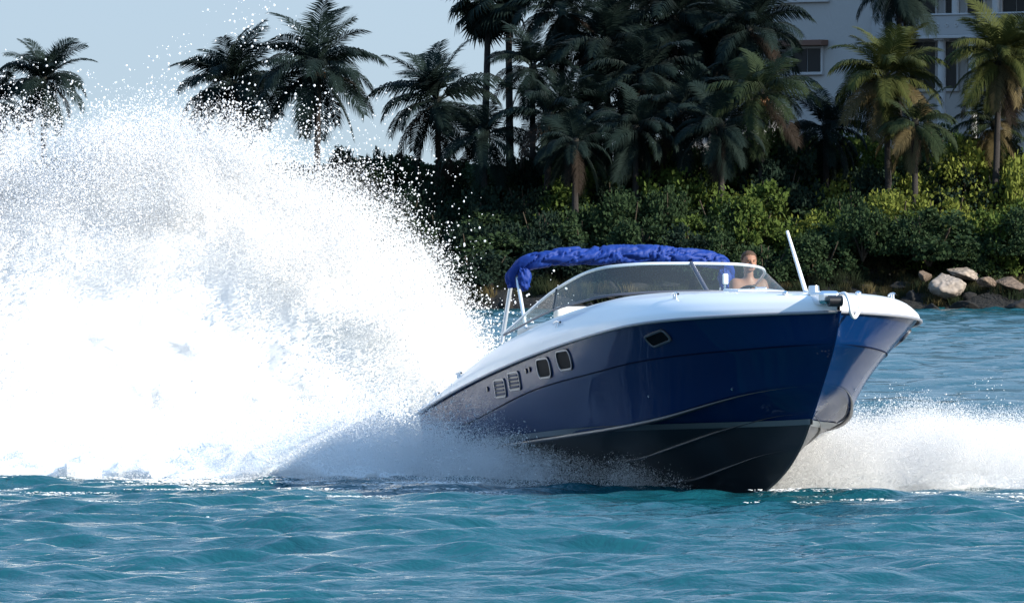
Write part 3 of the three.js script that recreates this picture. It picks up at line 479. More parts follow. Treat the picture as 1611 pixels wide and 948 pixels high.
// windshield: raked, wrapped round the cockpit, framed in bright metal, with side wings
{
  const baseT = table([[0, 4.77, 0.462, 0], [0.25, 4.83, 0.452, 0.5], [0.5, 5.02, 0.43, 1.0], [0.64, 5.36, 0.39, 1.24], [0.8, 6.55, 0.33, 1.33], [1, 8.66, 0.14, 1.34]]);
  const topT = table([[0, 5.38, 0.825, 0], [0.25, 5.42, 0.822, 0.46], [0.5, 5.62, 0.80, 0.88], [0.64, 5.95, 0.755, 1.07], [0.8, 6.85, 0.605, 1.20], [1, 8.70, 0.165, 1.335]]);
  const P = (T, q) => { const [s, y, z] = T(Math.abs(q)); return Lc(s, y, Math.sign(q) * z); };
  const line = (T, a, b, n, dy = 0) => { const o = []; for (let i = 0; i <= n; i++) { const v = P(T, lerp(a, b, i / n)); v.y += dy; o.push(v); } return o; };
  const fr = part('windshield_frame', tube(line(topT, -1, 1, 80), 0.017, 200, 8), alu, boat);
  part('sill', tube(line(baseT, -1, 1, 80, 0.01), 0.014, 200, 8), railGrey, fr);
  const glass = mat(0.78, 0.86, 0.86, { roughness: 0.02, specularIntensity: 0.45, transmission: 0.97, thickness: 0, ior: 1.5, side: THREE.DoubleSide });
  for (const [a, b] of [[-1, -0.8], [-0.8, 0], [0, 0.8], [0.8, 1]]) part('pane', grid([line(baseT, a, b, 24, 0.01), line(topT, a, b, 24)], false), glass, fr);
  for (const q of [-0.8, 0, 0.8]) part('mullion', stick(P(baseT, q), P(topT, q), q ? 0.014 : 0.026), q ? black : railGrey, fr);
}
// folded canvas top on its bow, with the struts that carry it
{
  const pts = [[1.30, 0.70, 8.42], [1.31, 0.84, 8.40], [1.22, 0.96, 8.3], [1.0, 1.03, 8.22], [0.5, 1.068, 8.18], [0, 1.082, 8.18], [-0.5, 1.08, 8.18], [-0.95, 1.06, 8.2], [-1.25, 1.01, 8.25], [-1.38, 0.90, 8.35], [-1.40, 0.75, 8.42]].map(([z, y, s]) => Lc(s, y, z));
  const c = new THREE.CatmullRomCurve3(pts), rows = [], fr = c.computeFrenetFrames(260, false), up = V(0, 1, 0), len = c.getLength();
  for (let i = 0; i <= 260; i++) {
    const t = i / 260, o = c.getPointAt(t), T = c.getTangentAt(t), side = V().crossVectors(T, V(1, 0, 0)).normalize(), fwd = V(1, 0, 0), r = [];
    const ends = Math.pow(Math.sin(Math.PI * clamp(t * 0.96 + 0.02, 0, 1)), 0.28);
    for (let k = 0; k <= 36; k++) {
      const a = k / 36 * 6.28318, cx = Math.cos(a), sy = Math.sin(a), x = t * len;
      const q = x + 0.10 * sy + 0.12 * N3(x * 2, sy, cx), crease = 1 - Math.abs(N3(q * 3.4, cx * 0.2, sy * 0.3 + 2)), cr2 = 1 - Math.abs(N3(q * 8, cx * 0.25, sy * 0.35 + 7));
      const rad = (0.100 + 0.012 * N3(x * 1.3, cx * 0.5, sy * 0.5) - 0.05 * Math.pow(crease, 6) - 0.014 * Math.pow(cr2, 7) + 0.025) * ends;
      const ex = rad * 1.15 * cx, ey = rad * 1.0 * sy;
      r.push(o.clone().addScaledVector(fwd, ex).addScaledVector(side, ey));
    }
    rows.push(r);
  }
  const canvas = mat(0.006, 0.032, 0.20, { roughness: 0.6, specularIntensity: 0.5 });
  const bim = part('canvas_top', grid(rows, false), canvas, boat);
  for (const sd of [1, -1]) {
    const z = sd > 0 ? 1.28 : -1.37;
    part('strut', stick(Lc(8.48, 0.84, z), Lc(8.9, 0.08, sd * 1.30), 0.026), alu, bim);
    part('strut', stick(Lc(8.36, 0.86, z - sd * 0.02), Lc(7.95, 0.20, sd * 1.27), 0.023), alu, bim);
    const flap = new THREE.SphereGeometry(1, 26, 18), fp = flap.attributes.position; for (let i = 0; i < fp.count; i++) { const v = V().fromBufferAttribute(fp, i), k = 1 + 0.35 * N3(v.x * 2.5, v.y * 1.5, v.z * 2.5 + sd); fp.setXYZ(i, v.x * k * 0.06, v.y * k * 0.13, v.z * k * 0.075); } flap.computeVertexNormals();
    { const c = Lc(8.22, 0.80, z - sd * 0.08); part('strap', flap.translate(c.x, c.y, c.z), canvas, bim); }
  }
}
// openings and fittings of the hull side
{
  const fitting = (s, y, side) => { const e = 0.03, z = hullZ(s, y), o = Lc(s, y, side * z), ds = Lc(s + e, y, side * hullZ(s + e, y)).sub(o).normalize(), dy = Lc(s, y + e, side * hullZ(s, y + e)).sub(o).normalize(); const n = V().crossVectors(dy, ds).normalize().multiplyScalar(1); if (n.z * side < 0) n.negate(); const x = V().crossVectors(dy, n).normalize(), yy = V().crossVectors(n, x); return { o, m: new THREE.Matrix4().makeBasis(x, yy, n).setPosition(o) }; };
  const rr = (w, h, r) => { const s = new THREE.Shape(); s.moveTo(-w + r, -h); s.lineTo(w - r, -h); s.quadraticCurveTo(w, -h, w, -h + r); s.lineTo(w, h - r); s.quadraticCurveTo(w, h, w - r, h); s.lineTo(-w + r, h); s.quadraticCurveTo(-w, h, -w, h - r); s.lineTo(-w, -h + r); s.quadraticCurveTo(-w, -h, -w + r, -h); return s; };
  const ring = (w, h, r, t, d) => { const s = rr(w, h, r); s.holes.push(rr(w - t, h - t, r * 0.8)); return new THREE.ExtrudeGeometry(s, { depth: d, bevelEnabled: true, bevelSize: 0.006, bevelThickness: 0.006, bevelSegments: 2, curveSegments: 8 }); };
  const put = (o, g) => { o.geometry.applyMatrix4(g.m); };
  for (const side of [1, -1]) {
    for (const s of [7.98, 7.32]) {                          // engine room vents with louvres
      const f = fitting(s, side > 0 ? (s > 7.5 ? -0.515 : -0.455) : -0.46, side), v = part('vent', ring(0.235, 0.11, 0.06, 0.016, 0.012), frameM, boat); put(v, f);
      const b = part('vent_back', new THREE.ShapeGeometry(rr(0.225, 0.10, 0.05)).translate(0, 0, 0.006), black, v); put(b, f);
      for (let k = 0; k < 4; k++) { const l = part('louvre', new RoundedBoxGeometry(0.40, 0.018, 0.02, 1, 0.006).rotateX(0.5).translate(0, -0.066 + k * 0.044, 0.016), navy, v); put(l, f); }
    }
    for (const s of [6.0, 5.15]) { const f = fitting(s, s > 5.5 ? -0.36 : -0.305, side), v = part('porthole', ring(0.265, 0.12, 0.11, 0.016, 0.014), frameM, boat); put(v, f); const b = part('porthole_glass', new THREE.ShapeGeometry(rr(0.25, 0.105, 0.10)).translate(0, 0, 0.009), darkGlass, v); put(b, f); }
    { const f = fitting(2.05, -0.20, side), v = part('porthole', ring(0.265, 0.085, 0.075, 0.016, 0.014), frameM, boat); put(v, f); const b = part('porthole_glass', new THREE.ShapeGeometry(rr(0.25, 0.07, 0.06)).translate(0, 0, 0.009), darkGlass, v); put(b, f); }
    for (const [s, y, r] of [[8.55, -0.5, 0.03], [6.75, -0.36, 0.03], [6.6, -0.35, 0.03], [1.6, -0.78, 0.014], [3.1, -0.8, 0.014]]) { const f = fitting(s, y, side), v = part('hull_drain', new THREE.CylinderGeometry(r, r, 0.02, 12).rotateX(Math.PI / 2).translate(0, 0, 0.006), r > 0.02 ? black : chrome, boat); put(v, f); }
    for (const [s, q] of [[10.3, 0.92], [5.6, 0.93], [1.9, 0.80], [11.6, 0.9]]) {       // mooring cleats
      const c = deckPt(s, side * q), v = part('cleat', tube([V(-0.12, 0.045, 0), V(-0.05, 0.06, 0), V(0.05, 0.06, 0), V(0.12, 0.045, 0)].map((a) => a.add(c)), 0.013, 10, 8), chrome, boat);
      part('cleat_foot', merge([-0.035, 0.035].map((d) => new THREE.CylinderGeometry(0.012, 0.018, 0.07, 8).translate(c.x + d, c.y + 0.025, c.z))), chrome, v);
    }
  }
  // foredeck: antenna, hatch, anchor gear at the stem
  part('antenna', stick(Lc(1.18, 0.235, -0.03), Lc(1.66, 0.965, 0.03), 0.026, 0.017), white, boat);
  { const c = Lc(1.17, 0.25, -0.03); part('antenna_foot', new THREE.CylinderGeometry(0.035, 0.05, 0.06, 14).translate(c.x, c.y, c.z), chrome, boat); }
  const hatch = part('hatch', (() => { const g = new RoundedBoxGeometry(0.56, 0.035, 0.56, 3, 0.016), c = Lc(3.0, deckY(3.0, 0) + 0.012, 0); return g.rotateZ(-0.085).translate(c.x, c.y - 0.012, c.z); })(), white, boat);
  part('handle', (() => { const c = Lc(2.74, deckY(2.74, 0) + 0.03, 0); return box(0.03, 0.03, 0.14, c.x, c.y, c.z, 0.01); })(), chrome, hatch);
  part('roller_housing', (() => { const g = new RoundedBoxGeometry(0.40, 0.15, 0.24, 4, 0.05), c = Lc(0.12, 0.14, 0.11); return g.translate(c.x, c.y, c.z); })(), chrome, boat);
  const wl = part('windlass', (() => { const c = Lc(0.34, 0.24, 0.16); return new THREE.CylinderGeometry(0.055, 0.07, 0.10, 18).translate(c.x, c.y, c.z); })(), chrome, boat);
  part('bow_roller', (() => { const c = Lc(-0.12, 0.10, 0.07); return new THREE.CylinderGeometry(0.06, 0.06, 0.15, 18).rotateX(Math.PI / 2).translate(c.x, c.y, c.z); })(), black, boat);
  part('anchor_shank', tube([Lc(0.15, 0.17, -0.03), Lc(-0.16, 0.17, -0.04), Lc(-0.25, 0.08, -0.05), Lc(-0.24, -0.03, -0.07), Lc(-0.16, -0.08, -0.13), Lc(-0.08, -0.03, -0.20), Lc(-0.02, 0.05, -0.25)], 0.022, 40, 8), white, boat);
  for (const sd of [1, -1]) part('bow_light', (() => { const c = deckPt(0.55, sd * 0.55); return new THREE.SphereGeometry(0.035, 12, 8).scale(1.4, 0.8, 1).translate(c.x, c.y + 0.015, c.z); })(), chrome, boat);
  { const c = deckPt(11.3, 0.7); part('stern_light', stick(c, c.clone().add(V(0, 0.12, 0)), 0.012), chrome, boat); }
}

// ---------------------------------------------------------------- the driver
{
  const field = (bones, res, c, half, m = 0.02) => {           // smooth union of tapered capsules -> one surface
    const mc = new MarchingCubes(res, new THREE.MeshBasicMaterial(), false, false, 120000); mc.isolation = 0;
    const pre = bones.map(([a, b, ra, rb]) => ({ a, ab: b.clone().sub(a), ra, rb, l2: Math.max(1e-9, b.distanceToSquared(a)) })), hs = res / 2;
    for (let k = 0, z = 0; z < res; z++) for (let y = 0; y < res; y++) for (let x = 0; x < res; x++, k++) {
      const X = c.x + (x - hs) / hs * half, Y = c.y + (y - hs) / hs * half, Z = c.z + (z - hs) / hs * half; let d = 9;
      for (const q of pre) { const ax = X - q.a.x, ay = Y - q.a.y, az = Z - q.a.z, t = clamp((ax * q.ab.x + ay * q.ab.y + az * q.ab.z) / q.l2, 0, 1), dx = ax - q.ab.x * t, dy = ay - q.ab.y * t, dz = az - q.ab.z * t, e = Math.sqrt(dx * dx + dy * dy + dz * dz) - lerp(q.ra, q.rb, t), h = Math.max(m - Math.abs(d - e), 0) / m; d = Math.min(d, e) - h * h * m * 0.25; }
      mc.field[k] = -d;
    }
    mc.update(); const n = mc.count, g = new THREE.BufferGeometry(), p = mc.positionArray.slice(0, n * 3);
    for (let i = 0; i < n; i++) { p[i * 3] = c.x + p[i * 3] * half; p[i * 3 + 1] = c.y + p[i * 3 + 1] * half; p[i * 3 + 2] = c.z + p[i * 3 + 2] * half; }
    g.setAttribute('position', new THREE.BufferAttribute(p, 3)); const w = mergeVertices(g, 1e-5); w.computeVertexNormals(); return w;
  };
  const person = thing('person', 'bare-chested person with short brown hair steering the boat behind the windshield', 'person', toWorld(6.80, FLOOR + 0.90, -1.12));
  person.rotation.copy(boat.rotation);
  // own axes: x ahead, y up, z to starboard; origin on the seat
  const skinM = mat(0.26, 0.125, 0.075, { roughness: 0.55 }), hairM = mat(0.06, 0.03, 0.015, { roughness: 0.8 }), shortsM = mat(0.05, 0.07, 0.12, { roughness: 0.9 });
  const bones = [], B = (a, b, ra, rb) => bones.push([V(...a), V(...b), ra, rb]);
  B([0.02, 0.12, -0.09], [0.02, 0.12, 0.09], 0.115, 0.115); B([0.02, 0.14, 0], [0.05, 0.38, 0], 0.125, 0.135);
  B([0.06, 0.46, -0.11], [0.06, 0.46, 0.11], 0.105, 0.105); B([0.05, 0.38, -0.06], [0.05, 0.38, 0.06], 0.12, 0.12); B([0.06, 0.54, -0.15], [0.06, 0.54, 0.15], 0.062, 0.062);
  B([0.065, 0.55, 0], [0.085, 0.68, 0], 0.058, 0.052);
  for (const s of [1, -1]) { B([0.06, 0.54, s * 0.17], [0.17, 0.32, s * 0.22], 0.058, 0.042); B([0.17, 0.32, s * 0.22], [0.36, 0.30, s * 0.19], 0.042, 0.030); B([0.04, 0.10, s * 0.10], [0.45, 0.12, s * 0.14], 0.09, 0.065); B([0.45, 0.12, s * 0.14], [0.36, -0.38, s * 0.14], 0.06, 0.04); B([0.35, -0.54, s * 0.14], [0.52, -0.58, s * 0.15], 0.038, 0.03); B([0.36, -0.38, s * 0.14], [0.35, -0.54, s * 0.14], 0.042, 0.038); }
  const body = field(bones, 112, V(0.2, 0.06, 0), 0.72, 0.05);
  // head: skull, jaw, cheeks, nose, ears, brow
  const hc = V(0.105, 0.80, 0), hb = [], Hd = (a, b, ra, rb) => hb.push([V(...a).add(hc), V(...b).add(hc), ra, rb]);
  Hd([-0.025, 0.035, 0], [0.012, 0.03, 0], 0.083, 0.078); Hd([0.02, -0.03, -0.02], [0.02, -0.03, 0.02], 0.06, 0.06); Hd([0.045, -0.088, -0.016], [0.045, -0.088, 0.016], 0.028, 0.028); Hd([0.03, -0.075, 0.04], [-0.02, -0.04, 0.052], 0.02, 0.02); Hd([0.03, -0.075, -0.04], [-0.02, -0.04, -0.052], 0.02, 0.02);
  Hd([0.082, 0.012, 0], [0.104, -0.022, 0], 0.010, 0.014); Hd([0.077, 0.028, -0.035], [0.077, 0.028, 0.035], 0.014, 0.014); Hd([0.08, -0.056, -0.016], [0.08, -0.056, 0.016], 0.009, 0.009); Hd([0.078, -0.068, -0.012], [0.078, -0.068, 0.012], 0.009, 0.009); Hd([-0.005, 0.015, 0.079], [-0.012, -0.02, 0.074], 0.014, 0.010); Hd([-0.005, 0.015, -0.079], [-0.012, -0.02, -0.074], 0.014, 0.010); Hd([-0.03, -0.05, 0], [-0.035, -0.13, 0], 0.055, 0.055);
  const head = field(hb, 76, hc.clone().add(V(0.0, -0.02, 0)), 0.165, 0.02);
  const hands = [];
  for (const s of [1, -1]) {                                  // each hand closed on the rim of the wheel
    const w = V(0.37, 0.30, s * 0.19), q = [], Hn = (a, b, ra, rb) => q.push([V(a[0], a[1], a[2] * s).add(w), V(b[0], b[1], b[2] * s).add(w), ra, rb]);
    Hn([0, 0, 0.012], [0.075, 0.012, 0.018], 0.022, 0.02); Hn([0, 0, -0.012], [0.075, 0.012, -0.014], 0.022, 0.02); Hn([-0.02, 0, 0], [0.01, 0, 0], 0.028, 0.026);
    [[0.030, 0.034, 0.9], [0.011, 0.04, 1], [-0.008, 0.038, 0.95], [-0.026, 0.03, 0.8]].forEach(([z, l, k]) => { Hn([0.08, 0.012, z], [0.08 + l, 0.002, z], 0.0095, 0.0088); Hn([0.08 + l, 0.002, z], [0.088 + l * k, -0.026, z], 0.0088, 0.008); Hn([0.088 + l * k, -0.026, z], [0.068 + l * 0.6, -0.038, z], 0.008, 0.007); });
    Hn([0.02, 0, -0.03], [0.055, -0.018, -0.042], 0.012, 0.0105); Hn([0.055, -0.018, -0.042], [0.085, -0.034, -0.03], 0.0105, 0.0085);
    hands.push(field(q, 56, w.clone().add(V(0.055, -0.005, 0)), 0.105, 0.008));
  }
  part('body', mergeGeometries([body, head, ...hands]), skinM, person);
  const hair = (() => { const g = new THREE.SphereGeometry(0.098, 36, 28), p = g.attributes.position; for (let i = 0; i < p.count; i++) { const v = V().fromBufferAttribute(p, i), face = sstep(v.x, 0.02, 0.06) * sstep(0.045 - v.y, 0, 0.03), low = sstep(-v.y, 0.01, 0.06); const k = (1 - 0.30 * face - 0.32 * low) * (1 + 0.05 * N3(v.x * 60, v.y * 30, v.z * 60)); p.setXYZ(i, v.x * k * 1.06 - 0.018, v.y * k * 1.02 + 0.034, v.z * k * 0.98); } g.computeVertexNormals(); return g.translate(hc.x, hc.y, hc.z); })();
  part('hair', hair, hairM, person);
  part('eye', merge([1, -1].map((s) => new THREE.SphereGeometry(0.0125, 12, 10).translate(hc.x + 0.076, hc.y + 0.006, s * 0.031))), mat(0.04, 0.03, 0.025, { roughness: 0.2 }), person);
  const sb = []; for (const s of [1, -1]) sb.push([V(0.03, 0.10, s * 0.10), V(0.34, 0.118, s * 0.13), 0.108, 0.09]); sb.push([V(0.02, 0.11, -0.08), V(0.02, 0.11, 0.08), 0.13, 0.13]);
  part('shorts', field(sb, 60, V(0.15, 0.1, 0), 0.36, 0.03), shortsM, person);
}

// ---------------------------------------------------------------- spray and foam
{
  const drop = mat(0.97, 0.97, 0.97, { roughness: 1, transmission: 0.5, thickness: 0, specularIntensity: 0.3, side: THREE.DoubleSide });
  const cluster = (seed, n, R, r0, r1, detail) => {            // a puff of separate droplets, a few drawn out by their speed
    const r = rng(seed), l = [], P = new THREE.OctahedronGeometry(1, detail), bp = P.attributes.position, pos = new Float32Array(n * bp.count * 3), nor = new Float32Array(n * bp.count * 3);
    for (let i = 0, o = 0; i < n; i++) {
      let x, y, z; do { x = r() * 2 - 1; y = r() * 2 - 1; z = r() * 2 - 1; } while (x * x + y * y + z * z > 1);
      const f = R * Math.pow(r(), 0.25), s = r0 + (r1 - r0) * Math.pow(r(), 2.2), q = new THREE.Quaternion().setFromEuler(new THREE.Euler(r() * 6, r() * 6, r() * 6)), e = V(s, s * (1 + 1.5 * r() * r()), s * (0.8 + 0.3 * r()));
      for (let k = 0; k < bp.count; k++, o += 3) { const b = V().fromBufferAttribute(bp, k), v = b.clone().multiply(e).applyQuaternion(q), m = b.applyQuaternion(q); pos[o] = x * f + v.x; pos[o + 1] = y * f + v.y; pos[o + 2] = z * f + v.z; nor[o] = m.x; nor[o + 1] = m.y; nor[o + 2] = m.z; }
    }
    const g = new THREE.BufferGeometry(); g.setAttribute('position', new THREE.BufferAttribute(pos, 3)); g.setAttribute('normal', new THREE.BufferAttribute(nor, 3)); return g;
  };
  const FINE = cluster(1, 1100, 0.40, 0.002, 0.0055, 0), MID = cluster(2, 210, 0.42, 0.003, 0.011, 0), BIG = cluster(3, 44, 0.46, 0.0035, 0.0145, 1);
  const r = rng(99);
  const spread = (parent, name, geo, list) => {
    const im = new THREE.InstancedMesh(geo, drop, list.length), m4 = new THREE.Matrix4(), q = new THREE.Quaternion(), e = new THREE.Euler();
    list.forEach(([x, y, z, s], i) => { m4.compose(V(x, y, z), q.setFromEuler(e.set(r() * 6.28, r() * 6.28, r() * 6.28)), V(s, s, s)); im.setMatrixAt(i, m4); });
    im.name = name; im.castShadow = im.receiveShadow = true; im.userData.kind = 'stuff'; parent.add(im);
  };
  // solid white core inside a jet, added to brighten the dense spray
  const foamM = mat(0.80, 0.80, 0.79, { roughness: 1, specularIntensity: 0.2 });
  const heart = (t, f, c, h, off, res) => {
    const mc = new MarchingCubes(res, new THREE.MeshBasicMaterial(), false, false, 200000), H = res / 2; mc.isolation = 0;
    for (let k = 0, q = 0; q < res; q++) for (let b = 0; b < res; b++) for (let a = 0; a < res; a++, k++) mc.field[k] = f(c.x + (a - H) / H * h.x, c.y + (b - H) / H * h.y, c.z + (q - H) / H * h.z);
    mc.update(); const n = mc.count, p = mc.positionArray.slice(0, n * 3);
    for (let i = 0; i < n; i++) { p[i * 3] = off.x + c.x + p[i * 3] * h.x; p[i * 3 + 1] = off.y + c.y + p[i * 3 + 1] * h.y; p[i * 3 + 2] = off.z + c.z + p[i * 3 + 2] * h.z; }
    const g = new THREE.BufferGeometry(); g.setAttribute('position', new THREE.BufferAttribute(p, 3)); const m = mergeVertices(g, 1e-4); m.computeVertexNormals();
    tag(part('added_spray_core', m, foamM, t), undefined, undefined, undefined, 'stuff');
  };
  // rooster tail: a broad wall of water thrown up behind the stern
  {
    const t = thing('spray_plume', 'towering white rooster tail of spray thrown up behind the boat', 'spray', V(0, 0, 0), undefined, 'stuff');
    const topT = table([[-9.5, 4.4], [-7.6, 4.35], [-6.8, 4.2], [-6.3, 4.25], [-5.7, 4.3], [-5.1, 4.35], [-4.6, 4.35], [-4.0, 4.28], [-3.4, 4.1], [-2.83, 3.72], [-2.2, 3.38], [-1.7, 3.02], [-1.3, 2.62], [-0.9, 2.1], [-0.55, 1.6], [-0.3, 1.2], [0, 0.75], [0.3, 0.3], [0.6, 0]]);
    const dens = (x, y, w, amp = 1) => { const z = w * 1.6, top = topT(x) * (1 - 0.30 * w * w) + 0.42 * amp * fbm(x * 0.8, y * 0.8, z * 0.8 + 3) + 0.1 * N3(x * 4, y * 4, z * 4), side = (0.35 - x) * 1.2; return Math.min(top - y, side + 0.4 * N3(x, y, z)); };
    const fine = [], mid = [], big = [];
    const sample = (n, fn) => { for (let i = 0; i < n; i++) { const x = lerp(-10, 0.9, r()), y = r() * 6.4 - 0.1, w = r() * 2 - 1, d = dens(x, y, w); fn(x, y, -97.5 + w * 1.6, d, w); } };
    sample(17000, (x, y, z, d) => { const left = lerp(0.25, 1, sstep(x, -7.2, -4.8)), k = sstep(d, -0.3, 0.7) * (d > 0.85 ? 0.08 : 1); if (r() < k * left) fine.push([x, y, z, 0.8 + 0.5 * r()]); });
    sample(22000, (x, y, z, d) => { const left = lerp(0.5, 1, sstep(x, -7.2, -4.8)), k = sstep(d, -0.35, 0.4) * (x < -6.4 ? 0.8 : 0.85 - 0.85 * sstep(d, 0.1, 0.6)); if (r() < k * left) mid.push([x, y, z, 0.8 + 0.5 * r()]); });
    sample(16000, (x, y, z, d) => { const k = d > 0 ? 0.5 : Math.exp(d / (x < -4.5 ? 0.26 : 0.32)) * 0.5; if (d < 0.25 && r() < k) big.push([x, y, z, 0.8 + 0.6 * r()]); });
    heart(t, (x, y, z) => { const w = z / 1.6; return Math.abs(w) > 1.4 || x < -10.4 ? -1 : Math.min(dens(x, y, w, 0.25) - 0.70 - 0.4 * sstep(-x, 5.2, 7.5) + 0.10 * fbm(x * 2.2, y * 2.2, z * 2.2 + 9), (0.80 - Math.abs(w)) * 1.6 + 0.12 * fbm(x * 1.1, y * 1.1, z + 20)); }, V(-4.6, 2.4, 0), V(6, 3, 2.4), V(0, 0, -97.5), 120);
    spread(t, 'mist', FINE, fine); spread(t, 'droplets', MID, mid); spread(t, 'large_droplets', BIG, big);
  }
  // sheet thrown out from the starboard side, mostly in the shade of the hull
  {
    const t = thing('bow_spray', 'blue-shaded fan of mist thrown out along the near side of the hull', 'spray', V(0, 0, 0), undefined, 'stuff');
    const topT = table([[-10, 0.62], [-7, 0.60], [-5, 0.62], [-4, 0.64], [-2.6, 0.80], [-1.3, 0.74], [-0.6, 0.64], [0, 0.52], [0.7, 0.40], [1.5, 0.27], [2.3, 0.12], [2.7, 0.03]]);
    const frontT = table([[-10, -88.0], [-6, -87.2], [-4, -86.6], [-2, -85.8], [0, -85.2], [1.5, -84.1], [2.7, -83.1]]), backT = table([[-10, -97], [-4, -96], [-2, -94], [-0.6, -90], [0.3, -87.6], [1.3, -85.8], [2.7, -83.4]]);
    const fine = [], mid = [], big = [];
    for (let i = 0; i < 15000; i++) {
      const x = lerp(-10, 2.75, r()), F0 = frontT(x) + 0.55 * fbm(x * 0.9, 2, 7) * sstep(-x, -1.5, 1), z = lerp(F0, backT(x), r()), w = (F0 - z) / (F0 - backT(x)), top = topT(x) * (0.55 + 0.6 * Math.sqrt(w)) + 0.22 * fbm(x * 1.2, 1, z * 1.2), y = r() * 1.7 - 0.05, d = top - y;
      const dense = lerp(1, 0.30, sstep(x, -0.2, 1.9)), u = r();
      if (u < 0.45) { if (r() < sstep(d, -0.05, 0.5) * dense) fine.push([x, y, z, 0.7 + 0.4 * r()]); }
      else if (u < 0.8) { if (r() < sstep(d, -0.1, 0.3) * dense * 0.7) mid.push([x, y, z, 0.6 + 0.4 * r()]); }
      else if (x < -0.5 && r() < Math.exp(-Math.abs(d) / 0.14) * 0.7) big.push([x, y, z, 0.4 + 0.5 * r()]);
    }
    heart(t, (x, y, z) => { const F0 = frontT(x) - 0.55 - 0.6 * sstep(x, -4, -2) + 0.55 * fbm(x * 0.9, 2, 7), B0 = backT(x) + 0.2, w = (F0 - z) / (F0 - B0); const low = 1 - sstep(x, -3.2, 0.5) * 0.95; return x > 0.7 || y < -0.5 || insideHull(x, y, z, 0.15) ? -0.2 : Math.min(low * topT(x) * (0.5 + 0.45 * Math.sqrt(Math.max(0, w))) - 0.22 + 0.22 * fbm(x * 1.2, 1, z * 1.2) + 0.05 * fbm(x * 3, y * 3, z * 3) - y, (F0 - z) * 0.8, z - B0, (0.7 - x) * 0.7, x + 9.9); }, V(-5.6, 0.5, -91.2), V(4.6, 1.2, 6.2), V(0, 0, 0), 90);
    spread(t, 'mist', FINE, fine); spread(t, 'droplets', MID, mid); spread(t, 'large_droplets', BIG, big);
  }
  // sunlit sheet on the far side of the bow
  {
    const t = thing('bow_spray', 'sunlit white sheet of spray thrown out right of the bow', 'spray', V(0, 0, 0), undefined, 'stuff');
    const topT = table([[2.4, 0.05], [2.9, 0.28], [3.3, 0.42], [4.0, 0.52], [4.6, 0.56], [5.4, 0.52], [6.2, 0.42], [8, 0.32], [10, 0.35]]);
    const fine = [], mid = [], big = [];
    for (let i = 0; i < 14000; i++) {
      const x = lerp(2.4, 10, r()), z0 = -83.2 - 0.16 * (x - 2.4), z1 = -86.5 - 0.45 * (x - 2.4), z = lerp(z0, z1, r()), w = (z0 - z) / (z0 - z1), top = topT(x) * (0.5 + 0.7 * Math.sin(Math.PI * clamp(w * 0.75 + 0.1, 0, 1))) + 0.16 * fbm(x * 1.2, 5, z * 1.2), y = r() * 2 - 0.05, d = top - y, u = r();
      if (insideHull(x, y, z)) continue;
      if (u < 0.75) { if (r() < sstep(d, -0.3, 0.35)) fine.push([x, y, z, 0.6 + 0.4 * r()]); }
      else if (u < 0.9) { if (r() < sstep(d, -0.25, 0.1) * (1 - sstep(d, 0.1, 0.3)) * 0.6) mid.push([x, y, z, 0.6 + 0.4 * r()]); }
      else if (r() < (d > 0 ? 0.06 : Math.exp(d / 0.3) * 0.3)) big.push([x, y, z, 0.4 + 0.5 * r()]);
    }
    heart(t, (x, y, z) => { const z0 = -83.2 - 0.16 * (x - 2.4) - 0.3, z1 = -86.5 - 0.45 * (x - 2.4) + 0.2, w = (z0 - z) / (z0 - z1); return y < -0.5 || insideHull(x, y, z, 0.25) ? -0.1 : Math.min(topT(x) * (0.4 + 0.6 * Math.sin(Math.PI * clamp(w * 0.75 + 0.1, 0, 1))) - 0.22 + 0.14 * fbm(x * 1.5, 5, z * 1.5) + 0.08 * fbm(x * 4, y * 4, z * 4) - y, z0 - z + 0.2 * fbm(x, y, 4), z - z1, x - 2.9, 9.6 - x); }, V(6.2, 0.4, -86.2), V(3.8, 1, 3.8), V(0, 0, 0), 90);
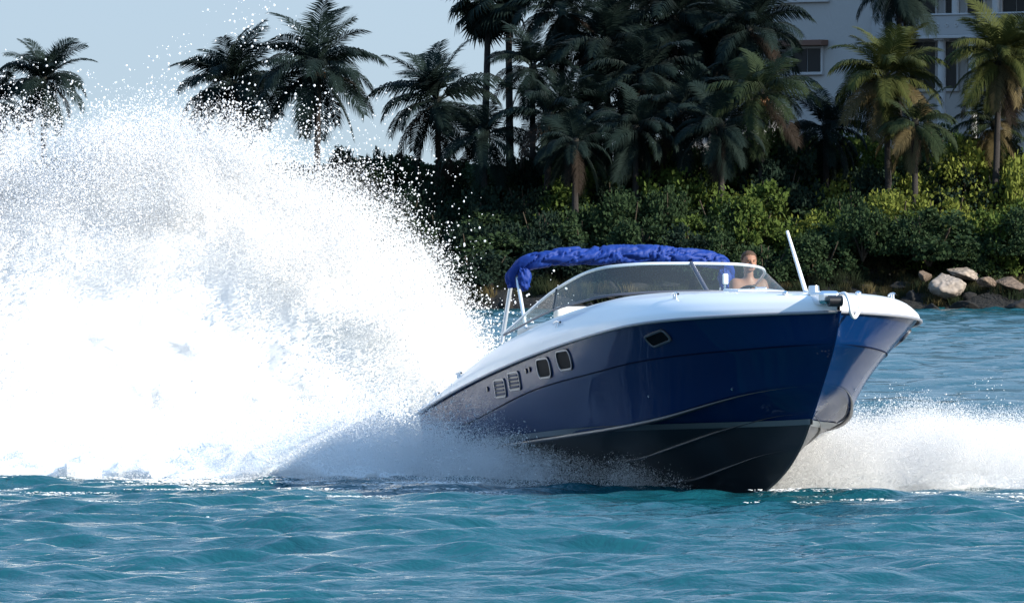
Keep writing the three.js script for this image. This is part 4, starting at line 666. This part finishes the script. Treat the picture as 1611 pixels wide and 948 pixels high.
    spread(t, 'mist', FINE, fine); spread(t, 'droplets', MID, mid); spread(t, 'large_droplets', BIG, big);
  }
  // foam lacing left on the surface in front of the jets
  {
    const P = (() => { const q = rng(41), l = []; for (let i = 0; i < 70; i++) { const a = q() * 6.28, d = Math.sqrt(q()), g = new THREE.OctahedronGeometry(0.006 + 0.016 * q() * q(), 1).scale(1.6, 0.35, 1); l.push(g.translate(Math.cos(a) * d * 0.5, 0, Math.sin(a) * d * 0.32)); } return merge(l); })();
    const list = [];
    for (let i = 0; i < 2600; i++) {
      const right = r() < 0.3, x = right ? lerp(2.6, 9, r()) : lerp(-9, -0.3, r()), edge = right ? -83.2 - 0.16 * (x - 2.4) : (x < 1 ? lerp(-88.2, -85, sstep(x, -10, 1)) : -84.5), dz = Math.pow(r(), 2.6) * (right ? 6 : 12), z = edge + dz - 0.6;
      if (N2(x * 0.55 + 4, z * 1.3) + 0.5 * N2(x * 1.7, z * 3.5) > 0.32 + dz * 0.05) list.push([x, waterY(x, z) + 0.004, z, 0.5 + 0.7 * r()]);
    }
    const im = new THREE.InstancedMesh(P, foamM, list.length), m4 = new THREE.Matrix4();
    list.forEach(([x, y, z, k], i) => { m4.makeRotationY((r() - 0.5) * 0.8).scale(V(k, k, k)).setPosition(x, y, z); im.setMatrixAt(i, m4); });
    im.name = 'foam'; im.castShadow = im.receiveShadow = true; scene.add(im); tag(im, 'lacy white foam flecks floating on the water in front of the spray', 'foam', undefined, 'stuff');
  }
}
function insideHull(x, y, z, gap = 0.06) {                    // keeps spray out of the boat
  const v = V(x, y, z).applyMatrix4(insideHull.inv ??= boat.matrixWorld.clone().invert()), s = 6 - v.x, yy = v.y - 1.74;
  if (s < -0.1 || s > LEN || yy > deckY(s, v.z) + 0.1) return false;
  const ch = s > 0.55 ? CURVES.chine.f(s) : [-0.75, 0.02], k = stemY(s);
  return Math.abs(v.z) < gap + (yy > ch[0] ? hullZ(s, Math.min(yy, sheerY(Math.max(0, s)))) : yy < k ? -1 : ch[1] * (yy - k) / Math.max(0.05, ch[0] - k));
}
renderer.render(scene, camera);
